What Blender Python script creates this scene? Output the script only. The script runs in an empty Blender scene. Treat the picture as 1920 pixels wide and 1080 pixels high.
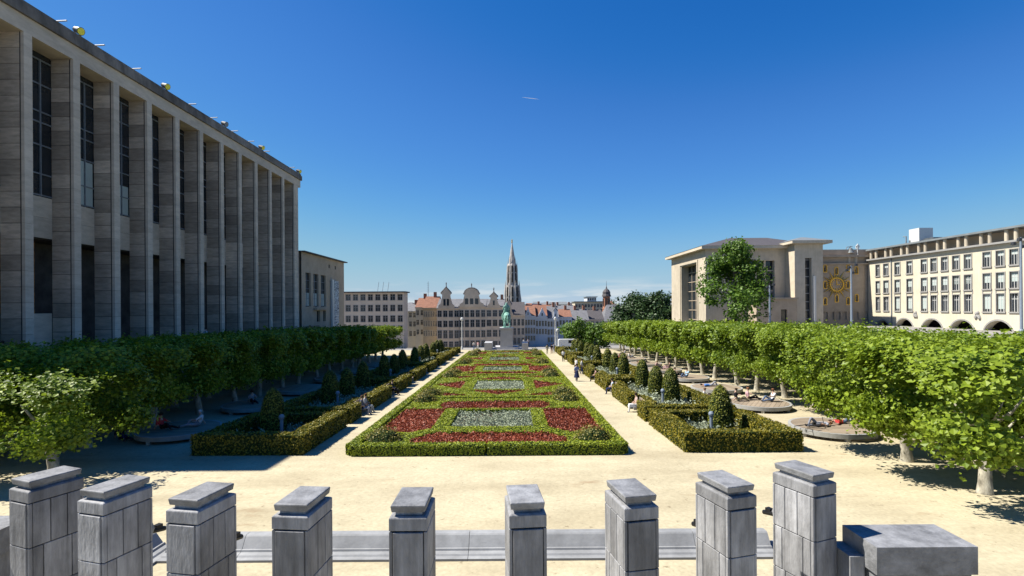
import bpy, bmesh, math, random
import numpy as np
from mathutils import Vector, Matrix

R = math.radians
rng = np.random.default_rng(7)
random.seed(7)
scene = bpy.context.scene
COL = scene.collection

# ------------------------------------------------------------------ camera, sky, sun, exposure
EYE = 6.3
cam = bpy.data.cameras.new('camera')
cam.lens = 18.0
cam.sensor_width = 36.0
cam.shift_y = 36.0 / 1920.0
cam.clip_start = 0.1
cam.clip_end = 30000.0
cam_o = bpy.data.objects.new('camera', cam)
COL.objects.link(cam_o)
cam_o.location = (0.0, 0.0, EYE)
cam_o.rotation_euler = (Matrix.Rotation(R(90), 4, 'X') @ Matrix.Rotation(R(-0.4), 4, 'Z')).to_euler()
scene.camera = cam_o

SUN_EL = 53.0
SUN_AZ = Vector((-0.99, 0.11, 0.0)).normalized()      # towards the sun
world = bpy.data.worlds.new('World')
scene.world = world
world.use_nodes = True
wn = world.node_tree
for n in list(wn.nodes):
    wn.nodes.remove(n)
w_out = wn.nodes.new('ShaderNodeOutputWorld')
w_bg = wn.nodes.new('ShaderNodeBackground')
w_sky = wn.nodes.new('ShaderNodeTexSky')
w_sky.sky_type = 'NISHITA'
w_sky.sun_disc = False
w_sky.sun_elevation = R(SUN_EL)
w_sky.sun_rotation = math.atan2(SUN_AZ.x, SUN_AZ.y)
w_sky.altitude = 60.0
w_sky.air_density = 0.7
w_sky.dust_density = 0.0
w_sky.ozone_density = 3.0
SKY_K = 0.15
w_sc = wn.nodes.new('ShaderNodeVectorMath'); w_sc.operation = 'SCALE'
w_sc.inputs['Scale'].default_value = SKY_K
wn.links.new(w_sky.outputs[0], w_sc.inputs[0])
# the whole sky is graded at once towards the deep clear blue of a polarised summer sky
w_cv = wn.nodes.new('ShaderNodeRGBCurve')
def _curve(i, pts):
    c = w_cv.mapping.curves[i]
    c.points[0].location = pts[0]; c.points[1].location = pts[-1]
    for q in pts[1:-1]: c.points.new(*q)
_curve(0, [(0.0, 0.0), (0.118, 0.018), (0.154, 0.052), (0.235, 0.105), (0.45, 0.28), (0.8, 0.42), (1.0, 0.46)])
_curve(1, [(0.0, 0.0), (0.18, 0.125), (0.33, 0.27), (0.62, 0.49), (1.0, 0.58)])
_curve(2, [(0.0, 0.0), (0.44, 0.54), (0.70, 0.74), (1.0, 0.73)])
w_cv.mapping.update()
wn.links.new(w_sc.outputs[0], w_cv.inputs['Color'])
# thin fair-weather clouds low over the horizon, all the way round
w_tc = wn.nodes.new('ShaderNodeTexCoord')
w_mp = wn.nodes.new('ShaderNodeMapping'); w_mp.inputs['Scale'].default_value = (7.0, 7.0, 60.0)
wn.links.new(w_tc.outputs['Generated'], w_mp.inputs['Vector'])
w_nz = wn.nodes.new('ShaderNodeTexNoise'); w_nz.inputs['Scale'].default_value = 1.0; w_nz.inputs['Detail'].default_value = 5; w_nz.inputs['Roughness'].default_value = 0.55
wn.links.new(w_mp.outputs[0], w_nz.inputs['Vector'])
w_cr = wn.nodes.new('ShaderNodeMapRange'); w_cr.inputs['From Min'].default_value = 0.47; w_cr.inputs['From Max'].default_value = 0.63
wn.links.new(w_nz.outputs['Fac'], w_cr.inputs['Value'])
w_sx = wn.nodes.new('ShaderNodeSeparateXYZ'); wn.links.new(w_tc.outputs['Generated'], w_sx.inputs[0])
w_el = wn.nodes.new('ShaderNodeMapRange'); w_el.inputs['From Min'].default_value = 0.058; w_el.inputs['From Max'].default_value = 0.022
wn.links.new(w_sx.outputs['Z'], w_el.inputs['Value'])
w_ml = wn.nodes.new('ShaderNodeMath'); w_ml.operation = 'MULTIPLY'
wn.links.new(w_cr.outputs[0], w_ml.inputs[0]); wn.links.new(w_el.outputs[0], w_ml.inputs[1])
w_mx = wn.nodes.new('ShaderNodeMix'); w_mx.data_type = 'RGBA'
wn.links.new(w_ml.outputs[0], w_mx.inputs[0]); wn.links.new(w_cv.outputs[0], w_mx.inputs[6])
w_mx.inputs[7].default_value = (0.66, 0.74, 0.79, 1)
w_up = wn.nodes.new('ShaderNodeVectorMath'); w_up.operation = 'SCALE'
w_up.inputs['Scale'].default_value = 1.0 / 0.15
wn.links.new(w_mx.outputs[2], w_up.inputs[0])
wn.links.new(w_up.outputs[0], w_bg.inputs[0])
EXPO = 1.0
w_bg.inputs['Strength'].default_value = 0.15 / 2 ** EXPO
wn.links.new(w_bg.outputs[0], w_out.inputs[0])

sun = bpy.data.lights.new('sun', 'SUN')
sun.energy = 5.0
sun.angle = R(0.5)
sun.color = (1.0, 0.945, 0.84)
sun_o = bpy.data.objects.new('sun', sun)
COL.objects.link(sun_o)
_d = Vector((-SUN_AZ.x * math.cos(R(SUN_EL)), -SUN_AZ.y * math.cos(R(SUN_EL)), -math.sin(R(SUN_EL))))
sun_o.rotation_euler = _d.to_track_quat('-Z', 'Y').to_euler()
sun_o.location = (-60, 10, 80)

vs = scene.view_settings
vs.view_transform = 'Standard'
vs.look = 'None'
vs.exposure = EXPO
vs.gamma = 1.0
vs.use_curve_mapping = False
scene.cycles.max_bounces = 5
scene.cycles.diffuse_bounces = 2
scene.cycles.glossy_bounces = 2
scene.cycles.transmission_bounces = 2
scene.cycles.use_denoising = True

# ------------------------------------------------------------------ helpers
def g(y):
    """height of the garden ground at depth y (it falls away gently, then drops to the lower town)"""
    y = np.asarray(y, dtype=float)
    return np.interp(y, [-50, 0, 105, 150, 420, 1200, 30000], [1.1, 0, -2.3, -5.4, -22, -40, -40])

def gz(y):
    return float(g(y))

def at(x, y, Y):
    """point of the place that stands at depth Y on the sight line through a spot of the photograph"""
    a = R(0.4)
    dx, dy = x - 960.0, y - 576.0
    ux = dx * math.cos(a) - dy * math.sin(a)
    uy = dx * math.sin(a) + dy * math.cos(a)
    return Vector((ux / 960.0 * Y, Y, EYE - uy / 960.0 * Y))

ORD = ('first second third fourth fifth sixth seventh eighth ninth tenth eleventh twelfth thirteenth fourteenth '
       'fifteenth sixteenth seventeenth eighteenth nineteenth twentieth twenty-first twenty-second twenty-third twenty-fourth').split()

def tag(o, label=None, cat=None, group=None, kind=None):
    if label: o['label'] = label
    if cat: o['category'] = cat
    if group: o['group'] = group
    if kind: o['kind'] = kind
    return o

def thing(name, label, cat, loc=(0, 0, 0), rz=0.0, group=None):
    o = bpy.data.objects.new(name, None)
    o.empty_display_size = 0.3
    COL.objects.link(o)
    o.location = loc
    o.rotation_euler = (0, 0, rz)
    return tag(o, label, cat, group)

def link_copy(src, parent=None, loc=None, rz=None):
    o = src.copy()
    COL.objects.link(o)
    o.parent = parent
    if loc is not None: o.location = loc
    if rz is not None: o.rotation_euler = (0, 0, rz)
    return o

def copy_tree(src, parent=None, loc=None, rz=None):
    o = link_copy(src, parent, loc, rz)
    for ch in src.children:
        copy_tree(ch, o)
    return o

def world_loc(o):
    p = Vector(o.location)
    while o.parent is not None:
        o = o.parent; p = p + o.location
    return p

class G:
    """collects geometry for ONE mesh object"""
    def __init__(self):
        self.v = []; self.f = []; self.m = []; self.n = 0
    def add(self, v, f, mat=0):
        k = self.n
        v = [tuple(p) for p in v]
        self.v.extend(v); self.n += len(v)
        for q in f:
            self.f.append([i + k for i in q]); self.m.append(mat)
        return self
    def box(self, x0, x1, y0, y1, z0, z1, mat=0):
        v = [(x0, y0, z0), (x1, y0, z0), (x1, y1, z0), (x0, y1, z0), (x0, y0, z1), (x1, y0, z1), (x1, y1, z1), (x0, y1, z1)]
        return self.add(v, [(0, 3, 2, 1), (4, 5, 6, 7), (0, 1, 5, 4), (1, 2, 6, 5), (2, 3, 7, 6), (3, 0, 4, 7)], mat)
    def frust(self, c, w0, d0, w1, d1, z0, z1, mat=0):
        x, y = c
        v = [(x - w0, y - d0, z0), (x + w0, y - d0, z0), (x + w0, y + d0, z0), (x - w0, y + d0, z0),
             (x - w1, y - d1, z1), (x + w1, y - d1, z1), (x + w1, y + d1, z1), (x - w1, y + d1, z1)]
        return self.add(v, [(0, 3, 2, 1), (4, 5, 6, 7), (0, 1, 5, 4), (1, 2, 6, 5), (2, 3, 7, 6), (3, 0, 4, 7)], mat)
    def tube(self, pts, rad, n=8, mat=0, cap=True):
        pts = [Vector(p) for p in pts]
        if not hasattr(rad, '__len__'): rad = [rad] * len(pts)
        rings = []
        u = None
        for i, p in enumerate(pts):
            d = (pts[min(i + 1, len(pts) - 1)] - pts[max(i - 1, 0)]).normalized()
            if u is None:
                u = d.orthogonal().normalized()
            else:
                u = (u - d * u.dot(d)).normalized()
            w = d.cross(u)
            rings.append([p + (u * math.cos(2 * math.pi * j / n) + w * math.sin(2 * math.pi * j / n)) * rad[i] for j in range(n)])
        v = [q for r_ in rings for q in r_]
        f = []
        for i in range(len(pts) - 1):
            for j in range(n):
                a, b = i * n + j, i * n + (j + 1) % n
                f.append((a, b, b + n, a + n))
        if cap:
            f.append(tuple(range(n - 1, -1, -1)))
            f.append(tuple(range((len(pts) - 1) * n, len(pts) * n)))
        return self.add(v, f, mat)
    def lathe(self, prof, c=(0, 0, 0), n=16, mat=0, cap=True):
        v = []
        for r_, z in prof:
            for j in range(n):
                a = 2 * math.pi * j / n
                v.append((c[0] + r_ * math.cos(a), c[1] + r_ * math.sin(a), c[2] + z))
        f = []
        for i in range(len(prof) - 1):
            for j in range(n):
                a, b = i * n + j, i * n + (j + 1) % n
                f.append((a, b, b + n, a + n))
        if cap:
            f.append(tuple(range(n - 1, -1, -1)))
            f.append(tuple(range((len(prof) - 1) * n, len(prof) * n)))
        return self.add(v, f, mat)
    def prism_z(self, poly, z0, z1, mat=0):
        n = len(poly)
        v = [(x, y, z0) for x, y in poly] + [(x, y, z1) for x, y in poly]
        f = [tuple(range(n - 1, -1, -1)), tuple(range(n, 2 * n))] + [(i, (i + 1) % n, (i + 1) % n + n, i + n) for i in range(n)]
        return self.add(v, f, mat)
    def prism_y(self, poly, y0, y1, mat=0):
        n = len(poly)
        v = [(x, y0, z) for x, z in poly] + [(x, y1, z) for x, z in poly]
        f = [tuple(range(n)), tuple(range(2 * n - 1, n - 1, -1))] + [(i, i + n, (i + 1) % n + n, (i + 1) % n) for i in range(n)]
        return self.add(v, f, mat)
    def wall(self, x0, x1, z0, z1, holes, y=0.0, depth=0.3, mat=0, rmat=None):
        """wall sheet facing -y with real openings (hx0,hx1,hz0,hz1) and their reveals"""
        if rmat is None: rmat = mat
        xs = sorted({x0, x1, *[min(max(t, x0), x1) for h in holes for t in h[:2]]})
        zs = sorted({z0, z1, *[min(max(t, z0), z1) for h in holes for t in h[2:]]})
        idx = {}
        v = []
        for i, x in enumerate(xs):
            for j, z in enumerate(zs):
                idx[i, j] = len(v); v.append((x, y, z))
        f = []
        for i in range(len(xs) - 1):
            for j in range(len(zs) - 1):
                cx, cz = (xs[i] + xs[i + 1]) / 2, (zs[j] + zs[j + 1]) / 2
                if not any(h[0] < cx < h[1] and h[2] < cz < h[3] for h in holes):
                    f.append((idx[i, j], idx[i + 1, j], idx[i + 1, j + 1], idx[i, j + 1]))
        self.add(v, f, mat)
        for a, b, c, d in holes:
            self.add([(a, y, c), (b, y, c), (b, y, d), (a, y, d), (a, y + depth, c), (b, y + depth, c), (b, y + depth, d), (a, y + depth, d)],
                     [(0, 1, 5, 4), (1, 2, 6, 5), (2, 3, 7, 6), (3, 0, 4, 7)], rmat)
        return self
    def leaves(self, P, N, size, mat=0, spread=0.7, fold=0.22, asp=0.42):
        P = np.asarray(P, float); N = np.asarray(N, float)
        n = len(P)
        if n == 0: return self
        nn = N + spread * rng.normal(size=(n, 3))
        nn /= np.linalg.norm(nn, axis=1, keepdims=True) + 1e-9
        t = rng.normal(size=(n, 3))
        t -= nn * np.sum(t * nn, axis=1, keepdims=True)
        t /= np.linalg.norm(t, axis=1, keepdims=True) + 1e-9
        b = np.cross(nn, t)
        s = (size * rng.uniform(0.55, 1.4, n))[:, None]
        q = np.stack([P - t * s * .5, P + b * s * asp + nn * s * fold * .6, P + t * s * .5, P - b * s * asp + nn * s * fold * .6], axis=1).reshape(-1, 3)
        k = self.n
        self.v.extend(map(tuple, q.tolist())); self.n += 4 * n
        idx = (np.arange(n * 4).reshape(-1, 4) + k).tolist()
        self.f.extend(idx); self.m.extend([mat] * n)
        return self
    def obj(self, name, mats, parent=None, label=None, cat=None, group=None, kind=None, smooth=False, local=False, ground=False):
        if not isinstance(mats, (list, tuple)): mats = [mats]
        V = np.array(self.v, float).reshape(-1, 3)
        if ground: V[:, 2] += g(V[:, 1])
        loc = Vector((0, 0, 0))
        if not local:
            if parent is not None:
                V = V - np.array(world_loc(parent))
            else:
                c = np.array([(V[:, 0].min() + V[:, 0].max()) / 2, (V[:, 1].min() + V[:, 1].max()) / 2, V[:, 2].min()])
                V = V - c; loc = Vector(c)
        me = bpy.data.meshes.new(name)
        me.from_pydata(V.tolist(), [], self.f)
        for m_ in mats: me.materials.append(m_)
        if len(mats) > 1: me.polygons.foreach_set('material_index', self.m)
        if smooth: me.polygons.foreach_set('use_smooth', [True] * len(self.f))
        me.update()
        o = bpy.data.objects.new(name, me)
        COL.objects.link(o)
        o.location = loc
        if parent is not None: o.parent = parent
        return tag(o, label, cat, group, kind)

# ------------------------------------------------------------------ materials
def mat(name, col, rough=0.8, var=0.15, scale=3.0, bump=0.0, bscale=None, metal=0.0, col2=None, big=0.0, objrand=0.0, stretch=None, spec=0.3, speck=0.0, streak=0.0):
    m = bpy.data.materials.new(name)
    m.use_nodes = True
    nt = m.node_tree
    b = nt.nodes['Principled BSDF']
    b.inputs['Roughness'].default_value = rough
    b.inputs['Metallic'].default_value = metal
    b.inputs['Specular IOR Level'].default_value = spec
    tc = nt.nodes.new('ShaderNodeNewGeometry')
    src = tc.outputs['Position']
    if stretch:
        mp = nt.nodes.new('ShaderNodeMapping')
        mp.inputs['Scale'].default_value = stretch
        nt.links.new(src, mp.inputs['Vector']); src = mp.outputs[0]
    nz = nt.nodes.new('ShaderNodeTexNoise')
    nz.inputs['Scale'].default_value = scale
    nz.inputs['Detail'].default_value = 6
    nz.inputs['Roughness'].default_value = 0.65
    nt.links.new(src, nz.inputs['Vector'])
    c1 = [max(0, c * (1 - var)) for c in col]; c2 = [min(1, c * (1 + var)) for c in (col2 or col)]
    rmp = nt.nodes.new('ShaderNodeValToRGB')
    rmp.color_ramp.elements[0].position = 0.32; rmp.color_ramp.elements[1].position = 0.68
    rmp.color_ramp.elements[0].color = (*c1, 1); rmp.color_ramp.elements[1].color = (*c2, 1)
    nt.links.new(nz.outputs['Fac'], rmp.inputs[0])
    out = rmp.outputs[0]
    def mul(fac_socket, lo, hi):
        nonlocal out
        mr = nt.nodes.new('ShaderNodeMapRange')
        mr.inputs['From Min'].default_value = 0.3 if fac_socket.node.type == 'TEX_NOISE' else 0.0
        mr.inputs['From Max'].default_value = 0.7 if fac_socket.node.type == 'TEX_NOISE' else 1.0
        mr.inputs['To Min'].default_value = lo; mr.inputs['To Max'].default_value = hi
        nt.links.new(fac_socket, mr.inputs['Value'])
        vm = nt.nodes.new('ShaderNodeVectorMath'); vm.operation = 'SCALE'
        nt.links.new(out, vm.inputs[0]); nt.links.new(mr.outputs[0], vm.inputs['Scale'])
        out = vm.outputs[0]
    if big:
        n2 = nt.nodes.new('ShaderNodeTexNoise')
        n2.inputs['Scale'].default_value = scale * 0.13; n2.inputs['Detail'].default_value = 4
        nt.links.new(tc.outputs['Position'], n2.inputs['Vector'])
        mul(n2.outputs['Fac'], 1 - big, 1 + big)
    if speck:
        n3 = nt.nodes.new('ShaderNodeTexNoise')
        n3.inputs['Scale'].default_value = scale * 9; n3.inputs['Detail'].default_value = 2
        nt.links.new(tc.outputs['Position'], n3.inputs['Vector'])
        mul(n3.outputs['Fac'], 1 - speck, 1 + speck)
    if streak:                               # rain run-off: narrow vertical stains
        mp2 = nt.nodes.new('ShaderNodeMapping'); mp2.inputs['Scale'].default_value = (5.0, 5.0, 0.35)
        nt.links.new(tc.outputs['Position'], mp2.inputs['Vector'])
        n4 = nt.nodes.new('ShaderNodeTexNoise'); n4.inputs['Scale'].default_value = 1.6; n4.inputs['Detail'].default_value = 7; n4.inputs['Roughness'].default_value = .7
        nt.links.new(mp2.outputs[0], n4.inputs['Vector'])
        mul(n4.outputs['Fac'], 1 + streak * .4, 1 - streak)
    if objrand:
        oi = nt.nodes.new('ShaderNodeObjectInfo')
        mul(oi.outputs['Random'], 1 - objrand, 1 + objrand)
    nt.links.new(out, b.inputs['Base Color'])
    if bump:
        bp = nt.nodes.new('ShaderNodeBump')
        bp.inputs['Strength'].default_value = bump
        bp.inputs['Distance'].default_value = 0.03
        nb = nt.nodes.new('ShaderNodeTexNoise')
        nb.inputs['Scale'].default_value = bscale or scale * 4
        nb.inputs['Detail'].default_value = 5
        nt.links.new(src, nb.inputs['Vector'])
        nt.links.new(nb.outputs['Fac'], bp.inputs['Height'])
        nt.links.new(bp.outputs[0], b.inputs['Normal'])
    return m

def leaf_mat(name, c_dark, c_light, trans=0.3, scale=0.8, rough=0.5):
    """foliage: each leaf its own tone, clumps lighter and darker, some light passing through"""
    m = bpy.data.materials.new(name)
    m.use_nodes = True
    nt = m.node_tree
    b = nt.nodes['Principled BSDF']
    b.inputs['Roughness'].default_value = rough
    b.inputs['Specular IOR Level'].default_value = 0.35
    ge = nt.nodes.new('ShaderNodeNewGeometry')
    nz = nt.nodes.new('ShaderNodeTexNoise'); nz.inputs['Scale'].default_value = scale; nz.inputs['Detail'].default_value = 3
    nt.links.new(ge.outputs['Position'], nz.inputs['Vector'])
    ad = nt.nodes.new('ShaderNodeMath'); ad.operation = 'MULTIPLY_ADD'
    nt.links.new(ge.outputs['Random Per Island'], ad.inputs[0]); ad.inputs[1].default_value = 0.75
    sb = nt.nodes.new('ShaderNodeMath'); sb.operation = 'SUBTRACT'; sb.inputs[1].default_value = 0.3
    nt.links.new(nz.outputs['Fac'], sb.inputs[0]); nt.links.new(sb.outputs[0], ad.inputs[2])
    rp = nt.nodes.new('ShaderNodeValToRGB')
    rp.color_ramp.elements[0].position = 0.1; rp.color_ramp.elements[1].position = 0.85
    rp.color_ramp.elements[0].color = (*c_dark, 1); rp.color_ramp.elements[1].color = (*c_light, 1)
    oi = nt.nodes.new('ShaderNodeObjectInfo')
    om = nt.nodes.new('ShaderNodeMath'); om.operation = 'MULTIPLY_ADD'; om.inputs[1].default_value = 0.22
    nt.links.new(oi.outputs['Random'], om.inputs[0]); nt.links.new(ad.outputs[0], om.inputs[2])
    os_ = nt.nodes.new('ShaderNodeMath'); os_.operation = 'SUBTRACT'; os_.inputs[1].default_value = 0.11
    nt.links.new(om.outputs[0], os_.inputs[0])
    nt.links.new(os_.outputs[0], rp.inputs[0])
    nt.links.new(rp.outputs[0], b.inputs['Base Color'])
    tr = nt.nodes.new('ShaderNodeBsdfTranslucent')
    nt.links.new(rp.outputs[0], tr.inputs['Color'])
    mx = nt.nodes.new('ShaderNodeMixShader'); mx.inputs[0].default_value = trans
    nt.links.new(b.outputs[0], mx.inputs[1]); nt.links.new(tr.outputs[0], mx.inputs[2])
    nt.links.new(mx.outputs[0], nt.nodes['Material Output'].inputs['Surface'])
    return m

def glass(name, col=(0.02, 0.025, 0.03), rough=0.08):
    m = mat(name, col, rough, 0.3, 0.6, spec=0.6)
    return m

M = {}
M['sand'] = mat('sand', (0.415, 0.366, 0.250), 0.95, 0.07, 0.9, bump=0.35, bscale=9, big=0.07, speck=0.10, spec=0.1)
def sand_wear(m):
    nt = m.node_tree; b = nt.nodes['Principled BSDF']
    src = b.inputs['Base Color'].links[0].from_socket
    ge = nt.nodes.new('ShaderNodeNewGeometry')
    def layer(src, sc, strx, lo, hi, col, fac):
        mp = nt.nodes.new('ShaderNodeMapping'); mp.inputs['Scale'].default_value = strx
        nt.links.new(ge.outputs['Position'], mp.inputs['Vector'])
        nz = nt.nodes.new('ShaderNodeTexNoise'); nz.inputs['Scale'].default_value = sc; nz.inputs['Detail'].default_value = 6; nz.inputs['Roughness'].default_value = .6
        nt.links.new(mp.outputs[0], nz.inputs['Vector'])
        mr = nt.nodes.new('ShaderNodeMapRange'); mr.inputs['From Min'].default_value = lo; mr.inputs['From Max'].default_value = hi; mr.inputs['To Max'].default_value = fac
        nt.links.new(nz.outputs['Fac'], mr.inputs['Value'])
        mx = nt.nodes.new('ShaderNodeMix'); mx.data_type = 'RGBA'
        nt.links.new(mr.outputs[0], mx.inputs[0]); nt.links.new(src, mx.inputs[6]); mx.inputs[7].default_value = (*col, 1)
        return mx.outputs[2]
    src = layer(src, .35, (.5, 1.4, 1), .46, .72, (.25, .205, .13), .6)
    src = layer(src, .9, (.6, 1.6, 1), .62, .74, (.24, .16, .09), .6)
    src = layer(src, 3.2, (1, 1, 1), .64, .70, (.15, .115, .07), .6)
    src = layer(src, 11, (1, 1, 1), .66, .70, (.12, .095, .06), .7)
    nt.links.new(src, b.inputs['Base Color'])
    return m
sand_wear(M['sand'])
M['soil'] = mat('soil', (0.075, 0.056, 0.038), 0.95, 0.3, 4.0, bump=0.6, spec=0.1)
M['paving'] = mat('paving', (0.240, 0.230, 0.215), 0.85, 0.12, 1.5, bump=0.2, big=0.1, spec=0.2)
M['city_ground'] = mat('city_ground', (0.16, 0.16, 0.14), 0.9, 0.25, 0.02, spec=0.1)
M['bluestone'] = mat('bluestone', (0.250, 0.252, 0.262), 0.66, 0.26, 5.0, bump=0.45, bscale=22, big=0.3, objrand=0.26, streak=0.38, stretch=(1, 1, 0.35), spec=0.4)
M['bluestone_cap'] = mat('bluestone_cap', (0.175, 0.178, 0.186), 0.6, 0.42, 3.0, bump=0.4, bscale=20, big=0.2, objrand=0.1, spec=0.4)
M['basin_stone'] = mat('basin_stone', (0.235, 0.240, 0.245), 0.7, 0.18, 2.0, bump=0.25, big=0.15, objrand=0.1)
M['bronze_black'] = mat('bronze_black', (0.015, 0.015, 0.017), 0.5, 0.3, 8, metal=0.4)
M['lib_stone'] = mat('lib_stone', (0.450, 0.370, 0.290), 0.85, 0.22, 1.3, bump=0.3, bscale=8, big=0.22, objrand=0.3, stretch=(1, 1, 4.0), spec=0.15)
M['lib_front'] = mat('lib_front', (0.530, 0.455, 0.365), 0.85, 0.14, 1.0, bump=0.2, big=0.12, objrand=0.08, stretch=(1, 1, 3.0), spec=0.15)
M['lib_cornice'] = mat('lib_cornice', (0.17, 0.155, 0.14), 0.9, 0.4, 1.2, bump=0.4, big=0.3, stretch=(1, 1, .4), spec=0.1)
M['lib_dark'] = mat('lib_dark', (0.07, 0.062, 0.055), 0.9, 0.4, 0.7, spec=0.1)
M['mosaic'] = mat('mosaic', (0.05, 0.035, 0.012), 0.6, 0.5, 3.0, col2=(0.30, 0.12, 0.03))
M['glass_dark'] = glass('glass_dark')
M['curtain'] = mat('curtain', (0.36, 0.42, 0.40), 0.8, 0.12, 6, stretch=(1, 6, .3))
M['mullion'] = mat('mullion', (0.17, 0.19, 0.21), 0.5, 0.15, 4)
M['black_metal'] = mat('black_metal', (0.02, 0.022, 0.026), 0.45, 0.2, 6, spec=0.4)
M['lens_yellow'] = mat('lens_yellow', (0.80, 0.75, 0.08), 0.25, 0.08, 6, spec=0.6)
M['white_metal'] = mat('white_metal', (0.520, 0.520, 0.500), 0.4, 0.06, 6)
M['cream'] = mat('cream', (0.560, 0.505, 0.390), 0.9, 0.06, 0.7, bump=0.12, bscale=20, big=0.09, spec=0.1, streak=0.13)
M['cream_stone'] = mat('cream_stone', (0.480, 0.415, 0.320), 0.88, 0.10, 1.2, bump=0.15, big=0.11, objrand=0.09, spec=0.12, streak=0.15)
M['brown_stone'] = mat('brown_stone', (0.400, 0.325, 0.245), 0.88, 0.12, 1.0, bump=0.15, big=0.12, spec=0.12)
M['frame_grey'] = mat('frame_grey', (0.270, 0.262, 0.250), 0.8, 0.1, 3)
M['roof_slate'] = mat('roof_slate', (0.075, 0.068, 0.07), 0.7, 0.2, 1.6, bump=0.2, stretch=(3, .4, 1))
M['roof_zinc'] = mat('roof_zinc', (0.170, 0.185, 0.190), 0.55, 0.15, 0.8)
M['roof_red'] = mat('roof_red', (0.210, 0.100, 0.065), 0.85, 0.25, 1.5, bump=0.3)
M['roof_grey'] = mat('roof_grey', (0.14, 0.14, 0.15), 0.8, 0.25, 1.2)
M['gold'] = mat('gold', (0.620, 0.400, 0.070), 0.35, 0.12, 5, metal=0.6, spec=0.5)
M['verdigris'] = mat('verdigris', (0.130, 0.270, 0.220), 0.7, 0.28, 2.2, bump=0.2, col2=(0.19, 0.36, 0.30))
M['pedestal'] = mat('pedestal', (0.360, 0.360, 0.370), 0.7, 0.08, 1.5, big=0.06)
M['house_grey'] = mat('house_grey', (0.600, 0.465, 0.330), 0.88, 0.15, 0.8, big=0.15)
M['house_cream'] = mat('house_cream', (0.480, 0.420, 0.310), 0.9, 0.08, 0.6, big=0.08)
M['house_ochre'] = mat('house_ochre', (0.380, 0.300, 0.190), 0.9, 0.12, 0.6, big=0.1)
M['house_white'] = mat('house_white', (0.58, 0.60, 0.62), 0.9, 0.08, 0.6, big=0.1)
M['house_beige'] = mat('house_beige', (0.600, 0.480, 0.370), 0.9, 0.1, 0.5, big=0.08)
M['brick_red'] = mat('brick_red', (0.33, 0.15, 0.09), 0.9, 0.2, 1.5)
M['spire_stone'] = mat('spire_stone', (0.400, 0.370, 0.340), 0.9, 0.3, 0.35, big=0.2)
M['hill'] = mat('hill', (0.075, 0.110, 0.120), 0.95, 0.2, 0.003, spec=0.0)
M['bark'] = mat('bark', (0.26, 0.235, 0.185), 0.9, 0.35, 5.0, bump=0.5, bscale=14, stretch=(1, 1, 0.5), col2=(0.34, 0.32, 0.26), spec=0.1)
M['bark_dark'] = mat('bark_dark', (0.10, 0.08, 0.06), 0.95, 0.3, 4.0, bump=0.5, spec=0.1)
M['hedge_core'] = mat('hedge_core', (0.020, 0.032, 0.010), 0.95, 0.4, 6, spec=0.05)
M['wood'] = mat('wood', (0.245, 0.195, 0.140), 0.8, 0.2, 2.0, bump=0.2, objrand=0.16, stretch=(.5, 7, 1))
M['concrete'] = mat('concrete', (0.290, 0.290, 0.275), 0.85, 0.13, 2.2, bump=0.2, big=0.1)
M['leg_white'] = mat('leg_white', (0.420, 0.400, 0.350), 0.8, 0.1, 4)
M['lamp_blue'] = mat('lamp_blue', (0.20, 0.24, 0.29), 0.5, 0.1, 5)
M['skin'] = mat('skin', (0.400, 0.260, 0.190), 0.6, 0.06, 8)
M['shoe'] = mat('shoe', (0.04, 0.035, 0.035), 0.6, 0.1, 8)
M['car_white'] = mat('car_white', (0.72, 0.73, 0.74), 0.25, 0.03, 3, spec=0.5)
M['rubber'] = mat('rubber', (0.02, 0.02, 0.02), 0.8, 0.2, 6)
M['cloud'] = mat('cloud', (0.9, 0.9, 0.9), 1.0, 0.02, 1, spec=0.0)

L = {}
L['plane'] = leaf_mat('plane_leaf', (0.0677, 0.1261, 0.0077), (0.2416, 0.3219, 0.0227), 0.36, 0.9)
L['box'] = leaf_mat('box_leaf', (0.1140, 0.1701, 0.0076), (0.3107, 0.3539, 0.0157), 0.25, 1.1)
L['yew'] = leaf_mat('yew_leaf', (0.0809, 0.0863, 0.0066), (0.2376, 0.1983, 0.0146), 0.22, 0.9)
L['topiary'] = leaf_mat('topiary_leaf', (0.0700, 0.0958, 0.0103), (0.1897, 0.1929, 0.0188), 0.15, 1.4)
L['red'] = leaf_mat('red_leaf', (0.12, 0.022, 0.010), (0.34, 0.085, 0.040), 0.2, 1.5)
L['silver'] = leaf_mat('silver_leaf', (0.1688, 0.2030, 0.1304), (0.3799, 0.4210, 0.3020), 0.15, 1.2, 0.8)
L['mound'] = leaf_mat('mound_leaf', (0.0720, 0.0800, 0.0120), (0.2880, 0.2400, 0.0480), 0.2, 2.2)
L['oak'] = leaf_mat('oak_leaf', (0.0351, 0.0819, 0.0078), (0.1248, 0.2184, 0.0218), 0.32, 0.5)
L['dark_tree'] = leaf_mat('dark_tree_leaf', (0.0144, 0.0378, 0.0108), (0.0495, 0.0945, 0.0270), 0.22, 0.35)

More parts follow.
